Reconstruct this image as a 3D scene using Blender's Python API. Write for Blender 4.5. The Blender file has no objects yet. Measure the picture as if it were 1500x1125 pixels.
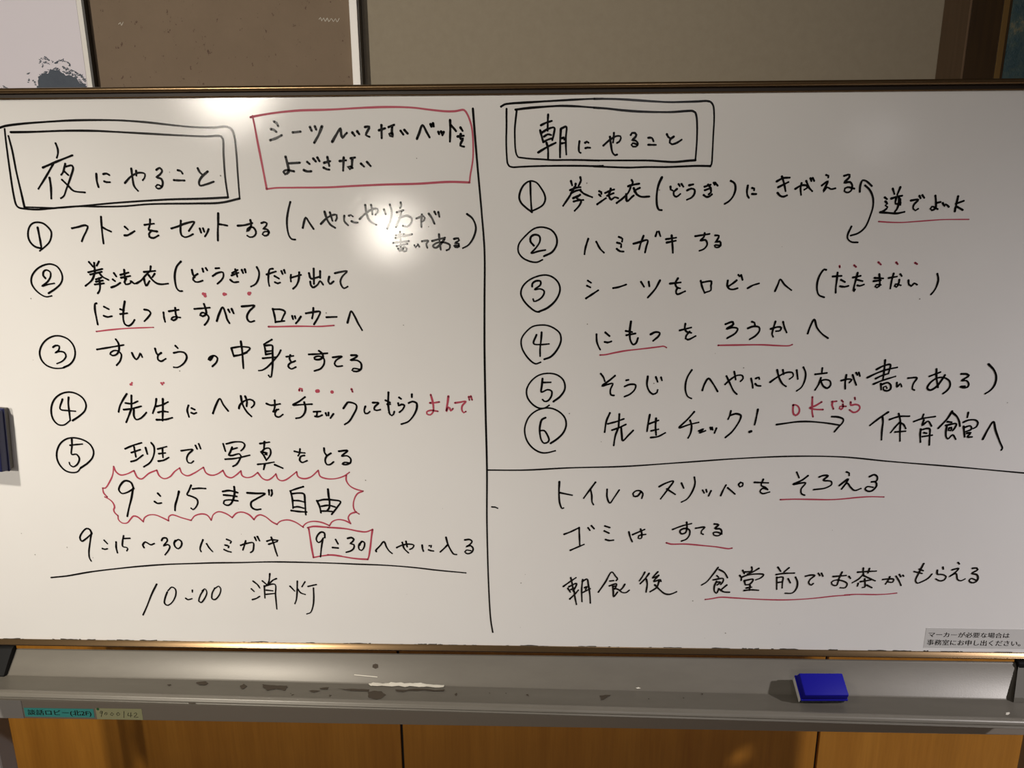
import bpy, bmesh, math, random
from mathutils import Vector, Matrix
random.seed(7)
S = bpy.context.scene
COL = S.collection
R = math.radians

# ------------------------------------------------------------ camera
cam = bpy.data.cameras.new('camera'); cam_o = bpy.data.objects.new('camera', cam); COL.objects.link(cam_o)
cam.sensor_fit = 'HORIZONTAL'; cam.sensor_width = 36; cam.lens = 26.4000; cam.clip_start = .02
cam_o.matrix_world = Matrix([[0.999508, -0.002763, 0.031255, 0.0], [0.030973, 0.246313, -0.968695, -1.114749], [-0.005022, 0.969186, 0.246277, 1.63712], [0.0, 0.0, 0.0, 1.0]])
S.camera = cam_o
# ------------------------------------------------------------ exposure, world
S.view_settings.view_transform = 'Standard'; S.view_settings.look = 'None'
S.view_settings.gamma = 1; S.view_settings.use_curve_mapping = False; S.view_settings.exposure = 0
w = bpy.data.worlds.new('world'); S.world = w; w.use_nodes = True
w.node_tree.nodes['Background'].inputs[0].default_value = (.5, .47, .45, 1)
w.node_tree.nodes['Background'].inputs[1].default_value = .05
# ------------------------------------------------------------ lamps of the room and added lights
def lamp(name, loc, target, watts, color, angle=120, blend=1.0, radius=.06):
    l = bpy.data.lights.new(name, 'SPOT'); l.energy = watts; l.color = color
    l.spot_size = R(angle); l.spot_blend = blend; l.shadow_soft_size = radius
    o = bpy.data.objects.new(name, l); COL.objects.link(o); o.location = loc
    o.rotation_euler = (Vector(target) - Vector(loc)).to_track_quat('-Z', 'Y').to_euler()
    return o
WARM = (1.0, .92, .80); NEUT = (1.0, .955, .975)
lamp('downlight_left', (-1.1, -1.05, 2.55), (-.88, -.58, 0), 136, WARM, 95, 1, .05)
lamp('downlight_right', (2.35, -1.25, 2.55), (1.22, -.63, 0), 295, NEUT, 92, 1, .05)
lamp('added_spot_left', (-2.0, -4.2, 2.56), (-.95, 0, 1.95), 412, WARM, 43, 1, .05)  # added to carry the left light, sited so its reflection misses the board
lamp('spotlight_far_left', (-2.78, -6.0, 2.53), (-.5, 0, 1.74), 95, WARM, 36, 1, .24)
lamp('fill_light', (.6, -3.4, 2.5), (0, -1, .8), 38, NEUT, 150, 1, .12)  # added broad fill for the dim right side, reflection kept off the board
lamp('standing_lamp_far', (-.975, -4.0, 1.40), (0, 0, 1.3), 32, WARM, 60, 1, .12)
lamp('wall_lamp_far_right', (2.62, -5.0, 2.02), (.4, 0, 1.5), 1.6, NEUT, 50, 1, .10)

# ------------------------------------------------------------ helpers
def tag(o, label=None, cat=None, group=None, kind=None):
    if label: o['label'] = label
    if cat: o['category'] = cat
    if group: o['group'] = group
    if kind: o['kind'] = kind
    return o
def empty(name, loc, label, cat):
    o = bpy.data.objects.new(name, None); COL.objects.link(o); o.location = loc; o.empty_display_size = .05
    return tag(o, label, cat)
def link(name, bm, mat, parent=None, smooth=False):
    bmesh.ops.recalc_face_normals(bm, faces=bm.faces[:])
    me = bpy.data.meshes.new(name); bm.to_mesh(me); bm.free()
    for m in (mat if isinstance(mat, (list, tuple)) else [mat]): me.materials.append(m)
    if smooth:
        me.polygons.foreach_set('use_smooth', [True] * len(me.polygons)); me.set_sharp_from_angle(angle=R(35))
    o = bpy.data.objects.new(name, me); COL.objects.link(o)
    if parent:
        o.parent = parent
        t = Vector((0, 0, 0)); q = parent
        while q: t += q.location; q = q.parent
        me.transform(Matrix.Translation(-t))       # geometry is written in world metres
    return o
def box(bm, x0, x1, y0, y1, z0, z1, bev=0, seg=2):
    r = bmesh.ops.create_cube(bm, size=1)
    for v in r['verts']:
        v.co = Vector(((x0 + x1) / 2 + v.co.x * (x1 - x0), (y0 + y1) / 2 + v.co.y * (y1 - y0), (z0 + z1) / 2 + v.co.z * (z1 - z0)))
    if bev:
        es = list({e for v in r['verts'] for e in v.link_edges})
        bmesh.ops.bevel(bm, geom=es, offset=bev, segments=seg, affect='EDGES', profile=.5)
    return bm
def B(*a, **k): return box(bmesh.new(), *a, **k)
def extrude_profile(bm, pts, x0, x1):          # closed (y, z) profile swept along X
    a = [bm.verts.new((x0, y, z)) for y, z in pts]; b = [bm.verts.new((x1, y, z)) for y, z in pts]
    n = len(pts)
    for i in range(n): bm.faces.new((a[i], a[(i + 1) % n], b[(i + 1) % n], b[i]))
    bm.faces.new(a); bm.faces.new(b[::-1])
    return bm

# ------------------------------------------------------------ materials
def mat(name, col, rough=.5, metal=0, spec=.5):
    m = bpy.data.materials.new(name); m.use_nodes = True
    b = m.node_tree.nodes['Principled BSDF']
    b.inputs['Base Color'].default_value = (*col, 1); b.inputs['Roughness'].default_value = rough
    b.inputs['Metallic'].default_value = metal; b.inputs['Specular IOR Level'].default_value = spec
    return m
def nodes(m): return m.node_tree.nodes, m.node_tree.links, m.node_tree.nodes['Principled BSDF']
def coords(m, scale=(1, 1, 1)):
    n, l, b = nodes(m)
    t = n.new('ShaderNodeTexCoord'); mp = n.new('ShaderNodeMapping'); mp.inputs['Scale'].default_value = scale
    l.new(t.outputs['Object'], mp.inputs['Vector']); return mp.outputs['Vector']
def noise(m, scale, detail=3, rough=.5, sc=(1, 1, 1)):
    n, l, b = nodes(m); t = n.new('ShaderNodeTexNoise')
    t.inputs['Scale'].default_value = scale; t.inputs['Detail'].default_value = detail; t.inputs['Roughness'].default_value = rough
    l.new(coords(m, sc), t.inputs['Vector']); return t.outputs['Fac']
def ramp(m, fac, stops):
    n, l, b = nodes(m); r = n.new('ShaderNodeValToRGB'); e = r.color_ramp.elements
    while len(e) < len(stops): e.new(.5)
    for i, (p, c) in enumerate(stops): e[i].position = p; e[i].color = (*c, 1)
    l.new(fac, r.inputs['Fac']); return r.outputs['Color']
def mixc(m, a, b_, fac, mode='MIX'):
    n, l, b = nodes(m); x = n.new('ShaderNodeMix'); x.data_type = 'RGBA'; x.blend_type = mode
    for k, v in ((0, fac), (6, a), (7, b_)):
        if hasattr(v, 'links') or hasattr(v, 'is_linked'): l.new(v, x.inputs[k])
        else: x.inputs[k].default_value = v if k == 0 else (*v, 1)
    return x.outputs[2]
def setc(m, c): n, l, b = nodes(m); l.new(c, b.inputs['Base Color'])
def bump(m, h, strength, dist):
    n, l, b = nodes(m); t = n.new('ShaderNodeBump'); t.inputs['Strength'].default_value = strength; t.inputs['Distance'].default_value = dist
    l.new(h, t.inputs['Height']); l.new(t.outputs['Normal'], b.inputs['Normal'])

PANEL = mat('white_enamel', (.80, .79, .77), .085, 0, .5)
setc(PANEL, ramp(PANEL, noise(PANEL, 3, 4, .6), [(.3, (.79, .775, .755)), (.7, (.82, .81, .79))]))
bump(PANEL, noise(PANEL, 900, 1), .10, .0004)
INK_K = mat('black_marker_ink', (.006, .0055, .0055), .13, 0, .5)
INK_R = mat('red_marker_ink', (.44, .060, .098), .5, 0, .3)
BRONZE = mat('bronze_aluminium', (.18, .115, .056), .24, .75)
BRONZE_D = mat('dark_bronze_aluminium', (.022, .014, .009), .5, .1, .3)
TRAYM = mat('grey_painted_metal', (.30, .28, .24), .34, .08, .34)
setc(TRAYM, ramp(TRAYM, noise(TRAYM, 14, 6, .7, (.3, 1, 1)), [(.3, (.142, .129, .106)), (.7, (.172, .157, .130))]))
bump(TRAYM, noise(TRAYM, 420, 2), .12, .0003)
STANDM = mat('stand_grey_metal', (.225, .198, .165), .45, .1)
LEGM = mat('leg_grey_metal', (.33, .32, .31), .35, .3)
CHIP = mat('bare_primer', (.050, .036, .022), .8)
PALE = mat('scraped_pale_metal', (.72, .68, .58), .6)
BLACKP = mat('black_plastic', (.006, .006, .006), .6, 0, .2)
ENDM = mat('dark_grey_tray_end', (.10, .092, .075), .6, 0, .3)
BLUE = mat('blue_plastic', (.006, .005, .27), .55, 0, .15)
BLUE_D = mat('dark_blue_plastic', (.012, .016, .075), .45)
FELT_W = mat('white_felt', (.62, .60, .58), .95); bump(FELT_W, noise(FELT_W, 700, 3), .5, .001)
FELT_D = mat('stained_felt', (.025, .028, .055), .95)
setc(FELT_D, ramp(FELT_D, noise(FELT_D, 320, 4, .8), [(.45, (.015, .018, .04)), (.62, (.08, .09, .12))]))
FELT_G = mat('grey_felt', (.16, .15, .135), .95)
WALL = mat('beige_wallpaper', (.50, .44, .36), .8)
setc(WALL, ramp(WALL, noise(WALL, 60, 5, .7), [(.3, (.315, .266, .192)), (.7, (.345, .293, .213))])); bump(WALL, noise(WALL, 250, 4), .15, .0008)
WOOD = mat('orange_wood_veneer', (.40, .19, .045), .42)
_wn = noise(WOOD, 2.2, 8, .6, (9, 9, .55)); _wf = noise(WOOD, 22, 4, .6, (7, 7, .35))
setc(WOOD, mixc(WOOD, ramp(WOOD, _wn, [(.25, (.32, .126, .013)), (.55, (.40, .170, .020)), (.8, (.46, .205, .028))]),
                ramp(WOOD, _wf, [(.3, (.62, .58, .52)), (.6, (1, 1, 1))]), .32, 'MULTIPLY'))
DARKGAP = mat('dark_gap', (.012, .009, .007), .8)
CORK = mat('brown_notice_fabric', (.22, .16, .105), .85)
_cs = ramp(CORK, noise(CORK, 75, 3, .75, (1.4, 1, .8)), [(.0, (0, 0, 0)), (.645, (0, 0, 0)), (.685, (1, 1, 1))])
setc(CORK, mixc(CORK, ramp(CORK, noise(CORK, 8, 5, .7), [(.3, (.205, .148, .098)), (.7, (.235, .172, .115))]), (.11, .065, .045), _cs))
bump(CORK, noise(CORK, 600, 2), .3, .0008)
ALU = mat('white_aluminium', (.93, .90, .85), .4, .0)
ALU_D = mat('dark_edge', (.07, .06, .05), .5)
MATB = mat('cream_mount', (.90, .87, .82), .8)
SKYP = mat('printed_sky', (.78, .735, .80), .55)
TREEP = mat('printed_tree', (.045, .062, .092), .6)
setc(TREEP, ramp(TREEP, noise(TREEP, 30, 4, .7), [(.35, (.035, .050, .080)), (.7, (.055, .075, .105))]))
BLACKF = mat('black_frame_lacquer', (.014, .010, .008), .45)
OAKD = mat('dark_brown_frame_wood', (.030, .016, .007), .35)
setc(OAKD, ramp(OAKD, noise(OAKD, 12, 5, .6, (8, 8, .5)), [(.3, (.036, .018, .005)), (.7, (.060, .031, .008))]))
OAKS = mat('brown_frame_side', (.13, .085, .05), .4)
setc(OAKS, ramp(OAKS, noise(OAKS, 12, 5, .6, (8, 8, .5)), [(.3, (.15, .09, .048)), (.7, (.19, .12, .068))]))
GOLD = mat('old_gold_slip', (.22, .125, .035), .4, .3)
PAINTING = mat('oil_paint_teal', (.05, .08, .08), .5)
setc(PAINTING, ramp(PAINTING, noise(PAINTING, 22, 6, .75), [(.30, (.018, .028, .03)), (.46, (.04, .085, .10)), (.58, (.07, .11, .10)), (.66, (.20, .19, .12)), (.72, (.03, .05, .05))]))
bump(PAINTING, noise(PAINTING, 45, 5, .8), .6, .004)
STICK = mat('silver_sticker', (.60, .59, .57), .4)
STICK_B = mat('turquoise_tape', (.05, .34, .32), .45)
STICK_G = mat('pale_green_tape', (.36, .36, .20), .55)
DOTG = mat('green_dot', (.03, .13, .05), .5)
FLOORM = mat('brown_floor', (.16, .11, .07), .35)
CEILM = mat('ceiling_dark_wood', (.16, .13, .10), .9)
SIDEW = mat('dark_wood_wall', (.13, .10, .07), .7)
CASTER = mat('black_rubber', (.015, .015, .015), .6)

# ------------------------------------------------------------ the setting
YW = .30
def struct(name, bm, m, label=None):
    o = link(name, bm, m); tag(o, label, None, None, 'structure'); return o
struct('floor', B(-4, 4, -7.2, YW + .1, -.1, 0), FLOORM)
struct('ceiling', B(-4, 4, -7.2, YW + .1, 2.62, 2.72), CEILM)
struct('wall_back', B(-4, 4, YW, YW + .1, 0, 2.62), WALL, 'beige papered wall behind the whiteboard')
struct('wall_left', B(-4.1, -4, -7.2, YW + .1, 0, 2.62), SIDEW)
struct('wall_right', B(4, 4.1, -7.2, YW + .1, 0, 2.62), SIDEW)
struct('wall_front', B(-4.1, 4.1, -7.3, -7.2, 0, 2.62), SIDEW)
WF = .288
struct('trim_1', B(-4, 4, WF + .008, YW, .08, .80), DARKGAP, 'dark backing in the joints of the wood panelling')
seams = [-4.0, -3.01, -2.1, -1.196, -.292, .612, 1.516, 2.42, 3.32, 4.0]
for i, (a, b) in enumerate(zip(seams, seams[1:])):
    struct('trim_%d' % (i + 2), B(a + .0028, b - .0028, WF, WF + .0085, .085, .80, bev=.0012, seg=1), WOOD, 'orange brown wood panel of the wall panelling')
struct('trim_%d' % (len(seams) + 1), B(-4, 4, WF - .006, YW, .80, .825, bev=.003), WOOD, 'wood cap of the wall panelling')
struct('baseboard_back', B(-4, 4, WF - .004, YW, 0, .083), DARKGAP)

# ------------------------------------------------------------ ink: tracings in tenths of a millimetre (X, Z)
def spline(P, step=.0022):
    if len(P) == 2: return P
    out = []
    Q = [2 * P[0] - P[1]] + P + [2 * P[-1] - P[-2]]
    for i in range(1, len(Q) - 2):
        p0, p1, p2, p3 = Q[i - 1:i + 3]
        t0 = 0; t1 = t0 + max((p1 - p0).length, 1e-6) ** .5; t2 = t1 + max((p2 - p1).length, 1e-6) ** .5; t3 = t2 + max((p3 - p2).length, 1e-6) ** .5
        n = max(1, int((p2 - p1).length / step))
        for k in range(n):
            t = t1 + (t2 - t1) * k / n
            a1 = (t1 - t) / (t1 - t0) * p0 + (t - t0) / (t1 - t0) * p1
            a2 = (t2 - t) / (t2 - t1) * p1 + (t - t1) / (t2 - t1) * p2
            a3 = (t3 - t) / (t3 - t2) * p2 + (t - t2) / (t3 - t2) * p3
            b1 = (t2 - t) / (t2 - t0) * a1 + (t - t0) / (t2 - t0) * a2
            b2 = (t3 - t) / (t3 - t1) * a2 + (t - t1) / (t3 - t1) * a3
            out.append((t2 - t) / (t2 - t1) * b1 + (t - t1) / (t2 - t1) * b2)
    return out + [P[-1]]
def disc(bm, c, r, y, n=10):
    vs = [bm.verts.new((c.x + r * math.cos(2 * math.pi * k / n), y, c.y + r * math.sin(2 * math.pi * k / n))) for k in range(n)]
    bm.faces.new(vs)
def ribbon(bm, P, w, y):
    P = spline([Vector(p) for p in P])
    n = len(P); L = []; Rr = []
    w0 = w * random.uniform(.95, 1.07)
    for i, p in enumerate(P):
        a = P[max(0, i - 1)]; b = P[min(n - 1, i + 1)]
        d = b - a
        if d.length < 1e-7: d = Vector((1, 0))
        d.normalize(); nn = Vector((-d.y, d.x))
        u = i / max(1, n - 1); h = w0 / 2 * (1 + .10 * math.sin(u * 9 + p.x * 40)) * (1 - .18 * u)
        L.append(bm.verts.new((p.x + nn.x * h, y, p.y + nn.y * h))); Rr.append(bm.verts.new((p.x - nn.x * h, y, p.y - nn.y * h)))
    for i in range(n - 1): bm.faces.new((L[i], L[i + 1], Rr[i + 1], Rr[i]))
    disc(bm, P[0], w0 / 2 * 1.04, y); disc(bm, P[-1], w0 / 2 * .86, y)
def split_words(bm):                            # strokes that stand apart become marks of their own
    bm.verts.index_update(); seen = set(); isl = []
    for v in bm.verts:
        if v in seen: continue
        stack = [v]; seen.add(v); grp = []
        while stack:
            q = stack.pop(); grp.append(q)
            for e in q.link_edges:
                o = e.other_vert(q)
                if o not in seen: seen.add(o); stack.append(o)
        isl.append(grp)
    bb = [(min(v.co.x for v in g), max(v.co.x for v in g), min(v.co.z for v in g), max(v.co.z for v in g)) for g in isl]
    par = list(range(len(isl)))
    def find(i):
        while par[i] != i: i = par[i]
        return i
    for i in range(len(isl)):
        for j in range(i):
            a, b = bb[i], bb[j]
            gx = max(0, a[0] - b[1], b[0] - a[1]); gz = max(0, a[2] - b[3], b[2] - a[3])
            if math.hypot(gx, gz) <= max(.0145, .26 * max(max(q[1] - q[0], q[3] - q[2]) for q in (a, b)) if max(b[1] - b[0], a[1] - a[0]) < .15 else .0145):
                par[find(i)] = find(j)
    roots = sorted({find(i) for i in range(len(isl))}, key=lambda r: min(bb[i][0] for i in range(len(isl)) if find(i) == r))
    if len(roots) == 1: return [bm]
    out = []
    for r in roots:
        nb_ = bmesh.new(); mp = {}
        for i, g in enumerate(isl):
            if find(i) == r:
                for v in g: mp[v] = nb_.verts.new(v.co)
        for f in bm.faces:
            if f.verts[0] in mp: nb_.faces.new([mp[v] for v in f.verts])
        out.append(nb_)
    bm.free()
    return out
def traced(text, y, mats, parent, wmul=1.0):
    made = []
    for blk in text.strip().split('\n@'):
        head, body = blk.lstrip('@').split('\n', 1)
        name, col, wd, label = head.split('|')
        bm = bmesh.new()
        for st in body.strip().split(';'):
            yy = y - random.uniform(0, .00008) - (.0002 if col == 'k' else 0)
            if '*' in st:
                xy, d = st.split('*'); x, z = xy.split(',')
                disc(bm, Vector((int(x) / 1e4, int(z) / 1e4)), int(d) / 2e4, yy, 12)
            else:
                ribbon(bm, [(int(a) / 1e4, int(b) / 1e4) for a, b in (t.split(',') for t in st.split())], int(wd) / 1e4 * wmul, yy)
        for i, part in enumerate(split_words(bm)):
            nm = name
            if i or name == 'handwritten_line': nm = {'handwritten_line': 'handwritten_word', 'emphasis_dots': 'emphasis_dot'}.get(name, name)
            o = link('emphasis_dot' if name == 'emphasis_dots' else nm, part, mats[col], parent)
            if label: o['label'] = label
            made.append(o)
    return made
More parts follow.
